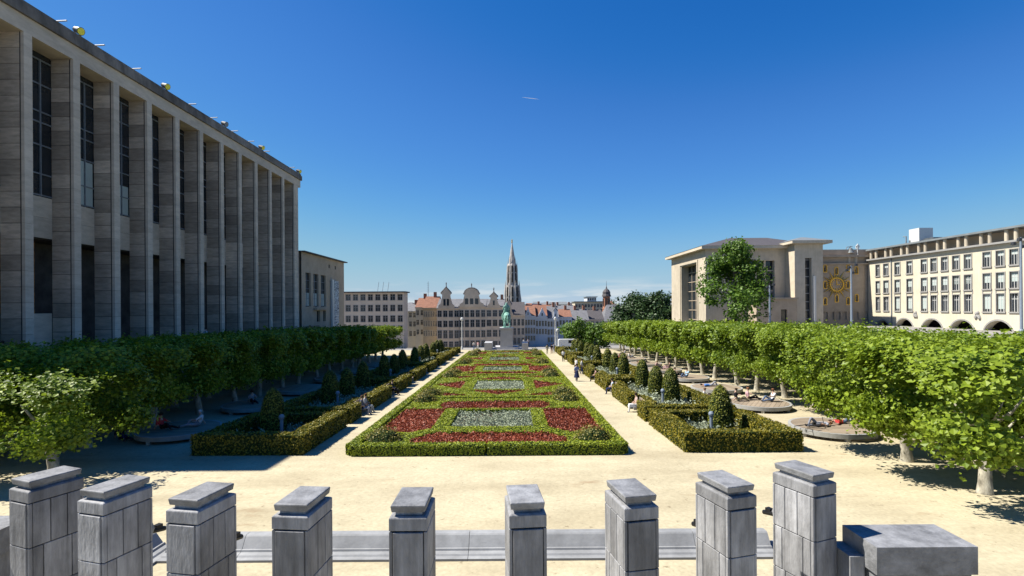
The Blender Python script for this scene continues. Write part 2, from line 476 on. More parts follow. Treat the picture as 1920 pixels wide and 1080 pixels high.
# ------------------------------------------------------------------ the ground
gg = G()
ys = [-40, 0, 20, 40, 60, 80, 105, 120, 150, 200, 300, 420, 800, 1200, 3000, 9000, 20000]
for a, b in zip(ys[:-1], ys[1:]):
    w = 14000
    gg.add([(-w, a, 0), (w, a, 0), (w, b, 0), (-w, b, 0)], [(0, 1, 2, 3)])
gv = G(); gv.v = [(x, y, gz(y) - 0.05) for x, y, z in gg.v]; gv.f = gg.f; gv.m = gg.m; gv.n = gg.n
gv.obj('ground', M['city_ground'], kind='structure')
sd = G()
for a, b in zip(range(-6, 104, 5), range(-1, 109, 5)):
    b = min(b, 104)
    sd.add([(-27, a, gz(a)), (28.5, a, gz(a)), (28.5, b, gz(b)), (-27, b, gz(b))], [(0, 1, 2, 3)])
sd.obj('garden_path', M['sand'], kind='structure')
pv = G()
for a, b in ((104, 112), (112, 120), (120, 135), (135, 150), (150, 175)):
    pv.add([(-90, a, gz(a) - .02), (90, a, gz(a) - .02), (90, b, gz(b) - .02), (-90, b, gz(b) - .02)], [(0, 1, 2, 3)])
pv.obj('street', M['paving'], kind='structure')

# terraces at both sides (raised walks in front of the big buildings)
G().box(-60, -27.0, 10, 72, -3, 2.9).obj('terrace', M['paving'], kind='structure')
G().box(28.5, 75, 5, 100, -3, 3.2).obj('terrace', M['paving'], kind='structure')

# ------------------------------------------------------------------ library on the shaded side
LX = -29.5
Z0, ZS = 2.9, EYE + 16.95          # terrace level, soffit level
lib = thing('library_building', 'long stone library with tall deep fins in shade beside the garden', 'building', (LX, 48, Z0))
PY = [31.05 + 3.5 * i for i in range(-2, 12)]
bd = G()
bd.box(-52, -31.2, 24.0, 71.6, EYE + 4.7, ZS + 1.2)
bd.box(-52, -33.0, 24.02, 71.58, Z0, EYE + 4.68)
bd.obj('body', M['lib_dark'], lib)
G().box(-52, LX - .02, 23.7, 71.72, ZS, ZS + 1.0).obj('fascia', M['lib_front'], lib)
G().box(-52, LX + .16, 23.5, 71.9, ZS + 1.0, ZS + 1.62).box(-52, LX + .06, 23.6, 71.8, ZS + 1.62, ZS + 1.85).obj('cornice', M['lib_cornice'], lib)
G().box(-52, -31.15, 71.6, 71.75, Z0, ZS).obj('end_wall', M['lib_stone'], lib)
NB = 21
bh = (ZS - Z0) / NB
blk = G()
pw, pd = 0.55, 1.5
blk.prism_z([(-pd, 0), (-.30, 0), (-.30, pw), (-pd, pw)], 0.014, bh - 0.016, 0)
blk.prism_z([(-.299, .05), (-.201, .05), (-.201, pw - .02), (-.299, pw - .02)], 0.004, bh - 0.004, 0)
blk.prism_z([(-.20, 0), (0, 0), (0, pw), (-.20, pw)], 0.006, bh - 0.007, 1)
blk_proto = None
for i, y in enumerate(PY):
    last = i == len(PY) - 1
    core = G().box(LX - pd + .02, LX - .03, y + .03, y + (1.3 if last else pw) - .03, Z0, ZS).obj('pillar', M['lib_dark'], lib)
    for k in range(NB):
        if blk_proto is None:
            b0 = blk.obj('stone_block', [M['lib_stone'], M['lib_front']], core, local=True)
            blk_proto = b0
        else:
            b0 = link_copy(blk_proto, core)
        b0.location = (0, y - 48, k * bh)
        b0.parent = core
        if last: b0.scale = (1, 1.3 / pw, 1)
# bays: upper window with bars, spandrel of four slabs, dark opening below
def lib_bay(i, y0, y1):
    X = -31.0
    zs0, zs1 = EYE + 4.78, EYE + 7.5
    w = G()
    w.box(X - .1, X - .04, y0, y1, zs1, ZS)
    win = w.obj('window', M['glass_dark'], lib)
    fr = G()
    for t in (0.36, 0.72):
        yy = y0 + (y1 - y0) * t
        fr.box(X - .04, X + .05, yy - .04, yy + .04, zs1, ZS - .4)
    for z in (zs1 + .1, zs1 + 1.5, zs1 + 3.4, zs1 + 4.9, zs1 + 5.6, zs1 + 7.4, ZS - .45):
        fr.box(X - .04, X + .035, y0, y1, z - .04, z + .04)
    fr.obj('window_frame', M['mullion'], win)
    if i in (3, 4):
        G().box(X - .035, X - .02, y0 + 1.25, y1 - .1, zs1 + .15, zs1 + (3.3 if i == 3 else 2.4)).obj('curtain', M['curtain'], win)
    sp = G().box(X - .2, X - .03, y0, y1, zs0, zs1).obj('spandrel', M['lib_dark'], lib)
    hy = (y1 - y0) / 2
    for a in range(2):
        for b in range(2):
            G().box(X - .05, X + .02, y0 + a * hy + .008, y0 + (a + 1) * hy - .008, zs0 + b * 1.36 + .008, zs0 + (b + 1) * 1.36 - .008).obj('slab', M['lib_front'], sp)
    if i < 3:
        G().box(X - .4, X - .05, y0, y1, Z0, Z0 + 3.2).obj('parapet', M['lib_front'], lib)
        G().box(X - 1.5, X - 1.2, y0, y1, Z0 + 3.2, zs0).obj('mosaic', M['mosaic'], lib)
for i in range(len(PY) - 1):
    lib_bay(i, PY[i] + pw, PY[i + 1])

# floodlights and drain spouts on the cornice
def floodlight(y, k, dark=False):
    z = ZS + 1.85
    t = thing('floodlight', f'round roof floodlight with {"dark blue" if dark else "yellow"} glass, {ORD[k]} along the library cornice', 'floodlight', (LX - .05, y, z), R(-12), 'floodlights on the library roof')
    s = 0.36
    G().box(-.06, .06, -.2, .2, 0, .04).tube([(-.0, -.2, 0), (0, -.2, .3)], .02, 5).tube([(0, .2, 0), (0, .2, .3)], .02, 5).obj('bracket', M['black_metal'], t, local=True)
    d = Vector((0.85, 0, -.35)).normalized()
    c = Vector((0, 0, .34))
    G().tube([c - d * .34, c - d * .2, c + d * .26, c + d * .3], [.12, .2, .25, .27], 14).obj('drum', M['black_metal'], t, local=True)
    G().tube([c + d * .29, c + d * .315], [.235, .235], 14).obj('lens', M['lamp_blue'] if dark else M['lens_yellow'], t, local=True)
for k, (y, dk) in enumerate(((35.0, False), (43.8, False), (52.8, True), (60.6, False), (71.2, False))):
    floodlight(y, k, dk)
for k, y in enumerate((33.5, 36.6, 40.2, 47.2, 50.6, 54.4, 57.8, 61.5, 68.6)):
    G().tube([(LX - .8, y, ZS + 1.95), (LX + .55, y - .05, ZS + 1.97)], .05, 8).obj('drain_spout', M['white_metal'], label=f'thin white pipe jutting over the library cornice, {ORD[k]} from the near end', cat='pipe', group='pipes on the library roof')

# lower wing beyond the library, with tall windows and a banner
wing = thing('library_wing', 'low plain stone wing with tall slit windows beyond the finned library', 'building', (LX, 80, Z0))
wz = EYE + 8.0
WY = lambda x: 960 * 29.5 / (960 - x)
wy0, wy1 = 71.8, 90.0
holes = []
def wing_local(y): return y
wg = G()
hs = []
for xa, xb in ((573.5, 583), (588, 597.5), (602, 611)):
    hs.append((WY(xa), WY(xb), EYE + .3, EYE + 5.2))
for xa, xb in ((594, 600), (606, 611)):
    hs.append((WY(xa), WY(xb), EYE - 2.0, EYE - .35))
for xa, xb in ((616.5, 619), (628, 630.5)):
    hs.append((WY(xa), WY(xb), EYE + 6.5, EYE + 7.1))
tmp = G().wall(wy0, wy1, Z0 - 3, wz, hs, 0, .35)
wg.v = [(LX - y, x, z) for x, y, z in tmp.v]; wg.f = tmp.f; wg.m = tmp.m; wg.n = tmp.n
wg.box(-50, LX - .36, wy0 + .02, wy1 - .01, Z0 - 3, wz - .02)
wg.add([(LX, wy1, Z0 - 3), (-50, wy1, Z0 - 3), (-50, wy1, wz), (LX, wy1, wz)], [(0, 1, 2, 3)])
wg.obj('wall', M['brown_stone'], wing)
G().box(-50, LX + .5, wy0, wy1 + .5, wz, wz + .16).obj('roof', M['roof_slate'], wing)
for k, (a, b, c, d) in enumerate(hs):
    w = G().box(LX - .34, LX - .28, a, b, c, d).obj('window', M['glass_dark'], wing)
    if k < 3:
        fr = G()
        for z in (c + 1.2, c + 2.6, c + 3.8): fr.box(LX - .28, LX - .22, a, b, z - .03, z + .03)
        fr.box(LX - .28, LX - .2, (a + b) / 2 - .03, (a + b) / 2 + .03, c, d)
        fr.obj('window_frame', M['mullion'], w)
        G().box(LX - .275, LX - .25, a + .1, b - .1, c + .1, c + 2.0).obj('curtain', M['curtain'], w)
G().box(LX, LX + .5, WY(588), WY(612), EYE - .2, EYE + .15).obj('ledge', M['brown_stone'], wing)
m = bpy.data.materials.new('banner_print'); m.use_nodes = True
nt = m.node_tree; b_ = nt.nodes['Principled BSDF']; b_.inputs['Roughness'].default_value = .7
ge = nt.nodes.new('ShaderNodeNewGeometry'); wv = nt.nodes.new('ShaderNodeTexNoise'); wv.inputs['Scale'].default_value = 2.6; wv.inputs['Distortion'].default_value = 2.5
rp = nt.nodes.new('ShaderNodeValToRGB'); rp.color_ramp.elements[0].position = .47; rp.color_ramp.elements[1].position = .52
rp.color_ramp.elements[0].color = (.02, .025, .05, 1); rp.color_ramp.elements[1].color = (.55, .62, .66, 1)
nt.links.new(ge.outputs['Position'], wv.inputs['Vector']); nt.links.new(wv.outputs['Fac'], rp.inputs[0]); nt.links.new(rp.outputs[0], b_.inputs['Base Color'])
M['banner_print'] = m
bn = thing('banner', 'tall dark banner with pale swirling print hanging on the stone wing', 'banner', (LX + .3, WY(629), EYE - 3))
G().box(LX + .25, LX + .31, WY(624.5), WY(632), EYE - 3, EYE + 4.55).obj('cloth', M['banner_print'], bn)
G().box(LX + .05, LX + .36, WY(619.5), WY(623.2), EYE - 3, EYE + 4.7).obj('side_board', M['white_metal'], bn)
bars = G()
for k in range(4): bars.box(LX + .32, LX + .325, WY(625), WY(631.5), EYE - 2.6 + k * .45, EYE - 2.42 + k * .45)
bars.obj('stripes', M['white_metal'], bn)

# railing in front of the library
rl = thing('railing', 'dark iron railing along the raised walk below the library', 'railing', (-27.1, 46, Z0))
G().box(-27.13, -27.07, 20, 72, Z0 + 1.0, Z0 + 1.05).box(-27.12, -27.08, 20, 72, Z0 + .12, Z0 + .15).obj('rail', M['black_metal'], rl)
bl = G()
for y in np.arange(20, 72, .16): bl.box(-27.11, -27.09, y, y + .02, Z0, Z0 + 1.0)
bl.obj('balusters', M['black_metal'], rl, kind='stuff')

# ------------------------------------------------------------------ congress building on the sunny side
CX, CY0, CY1 = 29.8, 78.7, 95.5
cz = EYE + 8.7
cb = thing('congress_building', 'pale stone hall with dark hipped roof and tall portal on the sunny side', 'building', (CX, 87, 3.2))
# garden-side wall (faces -X) with the tall portal
px0, px1 = 82.6, 90.0
tmp = G().wall(CY0, CY1, 2.0, cz, [(px0, px1, 2.0, EYE + 6.9)], 0, 1.3)
sw = G(); sw.v = [(CX + y, x, z) for x, y, z in tmp.v]; sw.f = tmp.f; sw.m = tmp.m; sw.n = tmp.n
sw.obj('side_wall', M['cream_stone'], cb)
pt = G().box(CX - .12, CX, px0 - .7, px0 - .35, 2, EYE + 7.4).box(CX - .12, CX, px1 + .35, px1 + .7, 2, EYE + 7.4).box(CX - .12, CX, px0 - .35, px1 + .35, EYE + 7.05, EYE + 7.4)
pt.obj('portal_frame', M['cream_stone'], cb)
gp = G().box(CX + 1.3, CX + 1.4, px0, px1, 2, EYE + 6.9).obj('portal_glass', M['glass_dark'], cb)
fr = G()
for k in range(1, 4): fr.box(CX + 1.2, CX + 1.3, px0 + (px1 - px0) * k / 4 - .06, px0 + (px1 - px0) * k / 4 + .06, 2, EYE + 6.9)
for z in np.arange(4, EYE + 6, 1.6): fr.box(CX + 1.22, CX + 1.29, px0, px1, z - .05, z + .05)
fr.obj('portal_bars', M['brown_stone'], gp)
# wall towards the camera with a big recessed window
CXR = 42.1
wx0, wx1 = 33.6, 40.4
fw = G().wall(CX, CXR, 2, cz, [(wx0, wx1, EYE + .8, EYE + 6.9)], CY0, .7)
fw.obj('front_wall', M['cream_stone'], cb)
bw = G().box(wx0, wx1, CY0 + .7, CY0 + .8, EYE + .8, EYE + 6.9).obj('window', M['glass_dark'], cb)
fr = G()
for k in range(1, 5): fr.box(wx0 + (wx1 - wx0) * k / 5 - .14, wx0 + (wx1 - wx0) * k / 5 + .14, CY0 + .3, CY0 + .7, EYE + .8, EYE + 6.9)
for k in range(1, 4): fr.box(wx0, wx1, CY0 + .5, CY0 + .69, EYE + .8 + 6.1 * k / 4 - .07, EYE + .8 + 6.1 * k / 4 + .07)
fr.obj('window_frame', M['cream_stone'], bw)
G().box(CX + 1.6, 60, CY0 + 1.5, CY1 - .02, 2, cz - .02).obj('core', M['brown_stone'], cb)
# front pavilion with slit window
PX0, PX1, PYF = 42.0, 46.2, 76.0
pz = EYE + 9.1
sx0, sx1 = 43.55, 44.5
pf = G().wall(PX0, PX1, 2, pz, [(sx0, sx1, 3.0, EYE + 7.0)], PYF, .6)
pf.add([(PX0, PYF, 2), (PX0, CY0, 2), (PX0, CY0, pz), (PX0, PYF, pz)], [(0, 1, 2, 3)])
pf.add([(PX1, PYF, 2), (PX1, CY0 + 4, 2), (PX1, CY0 + 4, pz), (PX1, PYF, pz)], [(0, 1, 2, 3)])
pf.obj('pavilion', M['cream_stone'], cb)
sw_ = G().box(sx0, sx1, PYF + .6, PYF + .7, 3, EYE + 7).obj('window', M['glass_dark'], cb)
fr = G()
for k in range(9): fr.box(sx0, sx1, PYF + .5, PYF + .59, 3.0 + k * 1.25, 3.12 + k * 1.25)
fr.obj('window_frame', M['frame_grey'], sw_)
G().box(44.66, 44.98, PYF - .35, PYF, 2, EYE + 4.3).obj('fin', M['white_metal'], cb)
# low annex with a door
an = G().wall(36.0, 42.0, 2, EYE + .9, [(39.6, 40.5, 3.2, EYE - .6)], 75.4, .3)
an.add([(36, 75.4, 2), (36, CY0, 2), (36, CY0, EYE + .9), (36, 75.4, EYE + .9)], [(3, 2, 1, 0)])
an.obj('annex', M['brown_stone'], cb)
G().box(35.7, 42.08, 75.1, CY0 - .01, EYE + .9, EYE + 1.15).obj('annex_roof', M['brown_stone'], cb)
G().box(39.6, 40.5, 75.7, 75.75, 3.2, EYE - .6).obj('door', M['glass_dark'], cb)
# eaves and hipped roof
ev = G().box(CX - .9, PX0 - .01, CY0 - .9, CY1 + .9, cz, cz + .45)
ev.box(PX0 - .8, PX1 + .9, PYF - .9, CY1 + .5, pz + .02, pz + .42)
ev.obj('eaves', M['cream_stone'], cb)
rf = G()
rz0, rz1 = cz + .45, cz + 2.7
rf.add([(CX - .95, CY0 - .95, rz0), (47, CY0 - .95, rz0), (47, CY1 + .95, rz0), (CX - .95, CY1 + .95, rz0), (CX + 7, CY0 + 7.6, rz1), (43, CY0 + 7.6, rz1)],
       [(0, 1, 5, 4), (1, 2, 5), (2, 3, 4, 5), (3, 0, 4)])
rf.obj('roof', M['roof_slate'], cb)
rf = G()
rz0 = pz + .42
rf.add([(PX0 - .85, PYF - .95, rz0), (PX1 + .95, PYF - .95, rz0), (PX1 + .95, CY1, rz0), (PX0 - .85, CY1, rz0), (PX0 + 2.6, PYF + 3, rz0 + .95), (PX1 - 1, PYF + 3, rz0 + .95), (PX1 - 1, CY1 - 3, rz0 + .95), (PX0 + 2.6, CY1 - 3, rz0 + .95)],
       [(0, 1, 5, 4), (1, 2, 6, 5), (2, 3, 7, 6), (3, 0, 4, 7), (4, 5, 6, 7)])
rf.obj('pavilion_roof', M['roof_zinc'], cb)

# ------------------------------------------------------------------ carillon wall
KY = 80.0
kz = at(1590, 496, KY).z
car = thing('carillon_building', 'brown stone wall with golden star clock and figure niches above an arch', 'building', (51.5, KY, 3.2))
kx0, kx1 = 46.3, 55.9
nich = [(1547, 503.5), (1568, 507.6), (1590, 503), (1605.5, 507), (1547, 534), (1590, 533.6), (1547, 565), (1568.6, 559.6), (1590, 564.4), (1606, 558.8)]
nh = []
for x, y in nich:
    p = at(x, y, KY)
    nh.append((p.x - .22, p.x + .22, p.z - .52, p.z + .46))
low = []
for x in (1548, 1560.5, 1572, 1583.5, 1594, 1606, 1622):
    p = at(x, 592, KY)
    low.append((p.x - .33, p.x + .33, p.z - .62, p.z + .62))
kw = G().wall(kx0, kx1 - 1.2, 2, kz, nh + low, KY, .45)
# rounded end of the wall
for k in range(6):
    a0, a1 = R(90 * k / 6), R(90 * (k + 1) / 6)
    x0, y0 = kx1 - 1.2 + 1.2 * math.sin(a0), KY + 1.2 - 1.2 * math.cos(a0)
    x1, y1 = kx1 - 1.2 + 1.2 * math.sin(a1), KY + 1.2 - 1.2 * math.cos(a1)
    kw.add([(x0, y0, 2), (x1, y1, 2), (x1, y1, kz), (x0, y0, kz)], [(0, 1, 2, 3)])
kw.obj('wall', M['brown_stone'], car)
G().box(kx0, kx1 - 1.3, KY + .46, KY + .6, 2, kz).obj('niche_back', M['lib_dark'], car)
for (a, b, c, d) in nh:
    cx_ = (a + b) / 2
    arch = [(a - .09, c - .09), (b + .09, c - .09), (b + .09, d - .05)] + [(cx_ + .31 * math.cos(t), d - .05 + .31 * math.sin(t) * .75) for t in np.linspace(0.2, math.pi - .2, 7)] + [(a - .09, d - .05)]
    inn = [(a + .02, c + .02), (b - .02, c + .02), (b - .02, d - .08)] + [(cx_ + .2 * math.cos(t), d - .08 + .2 * math.sin(t) * .7) for t in np.linspace(0.2, math.pi - .2, 7)] + [(a + .02, d - .08)]
    n_ = len(arch)
    q = G()
    v = [(x, KY - .06, z) for x, z in arch] + [(x, KY - .06, z) for x, z in inn] + [(x, KY + .01, z) for x, z in arch] + [(x, KY + .1, z) for x, z in inn]
    f = []
    for i in range(n_):
        j = (i + 1) % n_
        f += [(i, j, j + n_, i + n_), (i, i + 2 * n_, j + 2 * n_, j), (i + n_, j + n_, j + 3 * n_, i + 3 * n_)]
    q.add(v, f)
    nf = q.obj('niche_frame', M['gold'], car)
    fg = G().tube([(cx_, KY + .25, c), (cx_, KY + .25, c + .4), (cx_, KY + .25, c + .62), (cx_, KY + .25, c + .68), (cx_, KY + .25, c + .8)], [.13, .1, .13, .05, .07], 7)
    fg.obj('figurine', M['bronze_black'], nf)
sc_ = at(1568, 533.6, KY)
st = G()
for k in range(24):
    a = 2 * math.pi * k / 24
    ro = (2.55 if k % 2 == 0 else 1.75) if k % 6 else 1.75
    ca, sa = math.cos(a), math.sin(a)
    w_ = .15
    c0 = 1.0
    st.add([(sc_.x + c0 * ca - w_ * sa, KY - .12, sc_.z + c0 * sa + w_ * ca), (sc_.x + c0 * ca + w_ * sa, KY - .12, sc_.z + c0 * sa - w_ * ca), (sc_.x + ro * ca, KY - .14, sc_.z + ro * sa), (sc_.x + (c0 + .1) * ca, KY - .24, sc_.z + (c0 + .1) * sa),
            (sc_.x + c0 * ca, KY - .02, sc_.z + c0 * sa)], [(0, 3, 2), (3, 1, 2), (0, 2, 4), (1, 4, 2)])
clock = st.obj('star_clock', M['gold'], car)
rg = G()
ra, rb = 1.08, 0.94
n_ = 32
v = []
for j in range(n_):
    a = 2 * math.pi * j / n_
    for rr, yy in ((ra, KY - .05), (ra, KY - .2), (rb, KY - .2), (rb, KY - .05)):
        v.append((sc_.x + rr * math.cos(a), yy, sc_.z + rr * math.sin(a)))
f = []
for j in range(n_):
    k = (j + 1) % n_
    for i in range(3): f.append((j * 4 + i, k * 4 + i, k * 4 + i + 1, j * 4 + i + 1))
rg.add(v, f).obj('ring', M['gold'], clock)
nm = G()
for k in range(12):
    a = 2 * math.pi * k / 12
    x, z = sc_.x + .72 * math.cos(a), sc_.z + .72 * math.sin(a)
    nm.box(x - .05, x + .05, KY - .12, KY - .02, z - .1, z + .1)
nm.box(sc_.x - .05, sc_.x + .05, KY - .16, KY - .1, sc_.z - .1, sc_.z + .75).box(sc_.x - .05, sc_.x + .5, KY - .2, KY - .165, sc_.z - .05, sc_.z + .05)
nm.obj('hands_and_marks', M['gold'], clock)
for (a, b, c, d) in low:
    G().box(a + .04, b - .04, KY + .3, KY + .35, c, d).obj('window', M['glass_dark'], car)
at_ = G().box(kx0, kx1, KY - .25, KY + .6, kz, kz + .22).box(kx0, kx1, KY + .9, KY + 1.2, kz + .22, kz + 1.15).box(kx0, kx1 + 1, KY - .3, KY + 6, kz + 1.15, kz + 1.5)
at_.obj('attic', M['brown_stone'], car)
for x in (1593, 1606):
    p = at(x, 478, KY)
    G().lathe([(.24, 0), (.24, .93)], (p.x, KY + .2, kz + .22), 10).obj('column', M['cream_stone'], car)
p = at(1597, 465, KY)
bell = thing('rooftop_bell', 'large metal bell hung in a small frame on the clock wall roof', 'bell', (p.x, KY + .3, kz + 1.5))
G().lathe([(.52, .35), (.42, .5), (.32, .8), (.26, 1.05), (.1, 1.15)], (0, 0, 0), 14).obj('bell_body', M['roof_zinc'], bell, local=True)
G().tube([(-.75, 0, 0), (-.75, 0, .8), (-.6, 0, 1.25), (.3, 0, 1.35)], .06, 6).tube([(.0, 0, 0), (0, 0, .36)], .05, 6).tube([(-.1, 0, 1.12), (0, 0, 1.4)], .06, 6).obj('bell_frame', M['mullion'], bell, local=True)

# ------------------------------------------------------------------ arcade building on the sunny side (faces the garden)
AX = 55.6
acz = EYE + 6.8                      # wall top
ar = thing('arcade_building', 'cream building with rows of grey framed windows over round arches', 'building', (AX, 60, 3.2), R(-90))
def axl(x):                           # photograph column -> distance along the facade (local x runs towards the camera)
    return 60.0 - 960 * AX / (x - 960)
cols = [(1643, 1650), (1657.5, 1666.5), (1678.5, 1688), (1701, 1711), (1728, 1739), (1746, 1758), (1766, 1778.5), (1787, 1800), (1809, 1823), (1844, 1858.5), (1869, 1884), (1894.5, 1911)]
rows = [(EYE + 4.35, EYE + 6.05), (EYE + 1.75, EYE + 3.55), (EYE - .9, EYE + 1.15)]
holes = []
for a, b in cols:
    for z0, z1 in rows:
        holes.append((axl(a), axl(b), z0 - 3.2, z1 - 3.2))
for k in range(6):                    # the facade goes on beyond the frame
    x = axl(1911) + 1.2 + k * 1.9
    for z0, z1 in rows: holes.append((x, x + .95, z0 - 3.2, z1 - 3.2))
ax0, ax1 = 60 - 79.9, 26.0
zA = EYE - 1.75 - 3.2
aw = G().wall(ax0, ax1, zA, acz - 3.2, holes, 0, .32)
# arches below
arcs = [(1685 - 960 and axl(1655), 1.35), (axl(1695), 1.7), (axl(1747), 1.75), (axl(1803), 1.75), (axl(1871), 1.8)]
arcs = arcs + [(arcs[-1][0] + 4.7 * (k + 1), 1.8) for k in range(3)]
zb = -1.2
prev = ax0
zspr = EYE - 1.95 - 3.2 - 1.8
for c_, r_ in arcs:
    aw.add([(prev, 0, zb), (c_ - r_, 0, zb), (c_ - r_, 0, zA), (prev, 0, zA)], [(0, 1, 2, 3)])
    pts = [(c_ - r_ * math.cos(t), zspr + r_ * math.sin(t)) for t in np.linspace(0, math.pi, 13)]
    for (xa, za), (xb, zb_) in zip(pts[:-1], pts[1:]):
        aw.add([(xa, 0, za), (xb, 0, zb_), (xb, 0, zA), (xa, 0, zA)], [(0, 1, 2, 3)])
        aw.add([(xa, 0, za), (xb, 0, zb_), (xb, .8, zb_), (xa, .8, za)], [(3, 2, 1, 0)])
    for s_ in (-1, 1):
        aw.add([(c_ + s_ * r_, 0, zb), (c_ + s_ * r_, .8, zb), (c_ + s_ * r_, .8, zspr), (c_ + s_ * r_, 0, zspr)], [(0, 1, 2, 3)])
    prev = c_ + r_
aw.add([(prev, 0, zb), (ax1, 0, zb), (ax1, 0, zA), (prev, 0, zA)], [(0, 1, 2, 3)])
aw.obj('wall', M['cream'], ar, local=True)
for c_, r_ in arcs:
    q = G()
    pts = [(c_ - rr * math.cos(t), zspr + rr * math.sin(t)) for rr in (r_ + .02, r_ + .2) for t in np.linspace(0, math.pi, 15)]
    v = [(x, -.05, z) for x, z in pts] + [(x, 0.0, z) for x, z in pts]
    q.add(v, [(i, i + 1, i + 16, i + 15) for i in range(14)] + [(i + 15, i + 16, i + 46, i + 45) for i in range(14)])
    q.obj('arch_trim', M['frame_grey'], ar, local=True)
G().box(ax0, ax1, 4.0, 4.2, zb, zA).obj('arcade_back', M['lib_dark'], ar, local=True)
G().box(ax0, ax1, .4, 12, zA + .1, acz - 3.2 - .1).obj('core', M['lib_dark'], ar, local=True)
wproto = {}
for k, (a, b, z0, z1) in enumerate(holes):
    key = (round(b - a, 1), round(z1 - z0, 2))
    w, h = b - a, z1 - z0
    if key not in wproto:
        fr = G()
        t = .09
        fr.box(-t, 0, -.07, .1, -t, h + t).box(w, w + t, -.07, .1, -t, h + t).box(0, w, -.07, .1, h, h + t).box(-t - .05, w + t + .05, -.13, .1, -t - .06, 0)
        fo = fr.obj('window', M['frame_grey'], ar, local=True)
        pg = G().box(0, w, .22, .25, 0, h)
        po = pg.obj('pane', M['glass_dark'], fo, local=True)
        sh = G()
        for u in (0, .33, .66, 1):
            sh.box(u * w - .03, u * w + .03, .14, .22, 0, h)
        sh.box(0, w, .15, .21, h * .68, h * .68 + .06)
        so = sh.obj('sash', M['white_metal'], fo, local=True)
        wproto[key] = fo
        fo.location = (a, 0, z0)
    else:
        fo = copy_tree(wproto[key], ar, (a, 0, z0))
    if k % 7 in (1, 4) or k % 11 == 3:
        bh_ = h * (.35, .6, .85)[k % 3]
        G().box(.02, w - .02, .17, .215, h - bh_, h).obj('blind', M['curtain'], fo, local=True)
# stone panels between second and third row windows
for a, b in cols[2:]:
    x0, x1 = axl(a), axl(b)
    G().box(x0 - .13, x0 - .02, -.05, .02, EYE + 1.28 - 3.2, EYE + 1.55 - 3.2).box(x1 + .02, x1 + .13, -.05, .02, EYE + 1.28 - 3.2, EYE + 1.55 - 3.2).obj('trim', M['frame_grey'], ar, local=True)
# attic gallery with round columns under the roof slab
e = G().box(ax0, ax1, -.45, .5, acz - 3.2, acz - 3.2 + .22).obj('cornice', M['frame_grey'], ar, local=True)
G().box(ax0, ax1, 1.5, 1.7, acz - 3.0, acz - 3.2 + 1.55).obj('attic_wall', M['house_beige'], ar, local=True)
G().box(ax0, ax1, -.35, 12, acz - 3.2 + 1.55, acz - 3.2 + 1.78).obj('roof', M['roof_zinc'], ar, local=True)
cp = None
for k in range(26):
    x = ax0 + .6 + k * 1.55 - (0.45 if k % 2 else 0)
    if cp is None:
        cp = G().lathe([(.2, 0), (.2, 1.33)], (0, 0, 0), 10).obj('column', M['cream_stone'], ar, local=True)
        cp.location = (x, .1, acz - 3.2 + .22)
    else:
        link_copy(cp, ar, (x, .1, acz - 3.2 + .22))
G().box(axl(1672), axl(1672) + .12, -.14, -.02, zb, acz - 3.2).obj('drainpipe', M['mullion'], ar, local=True)
for xq in (1718, 1833):
    q = G()
    for k in range(7):
        q.lathe([(.02, 0), (.2, .1), (.16, .3), (.02, .42)], (axl(xq) + random.uniform(-.3, .3), -.05, EYE - 1.55 - 3.2 + random.uniform(-.3, .35)), 7)
    q.obj('relief', M['frame_grey'], ar, local=True)
rb = thing('rooftop_plant', 'pale boxy plant housing with vents standing on the arcade building roof', 'roof unit', (AX + 4.4, 75.0, acz + 1.78))
G().box(-1.0, 1.0, -.9, 1, 0, 2.5).obj('housing', M['white_metal'], rb, local=True)
fn = G()
for k in range(8): fn.box(-.5, .8, -1.2 - k * .22, -1.1 - k * .22, 0, .9)
fn.obj('vents', M['roof_zinc'], rb, local=True)
G().tube([(-1.5, .9, 0), (-1.5, .9, 1.5), (-1.7, 1.2, 1.5)], .09, 6).tube([(-1.45, .3, 0), (-1.45, .3, .8)], .12, 6).obj('pipes', M['mullion'], rb, local=True)

# bell-striker figure on the clock roof is built with the people below

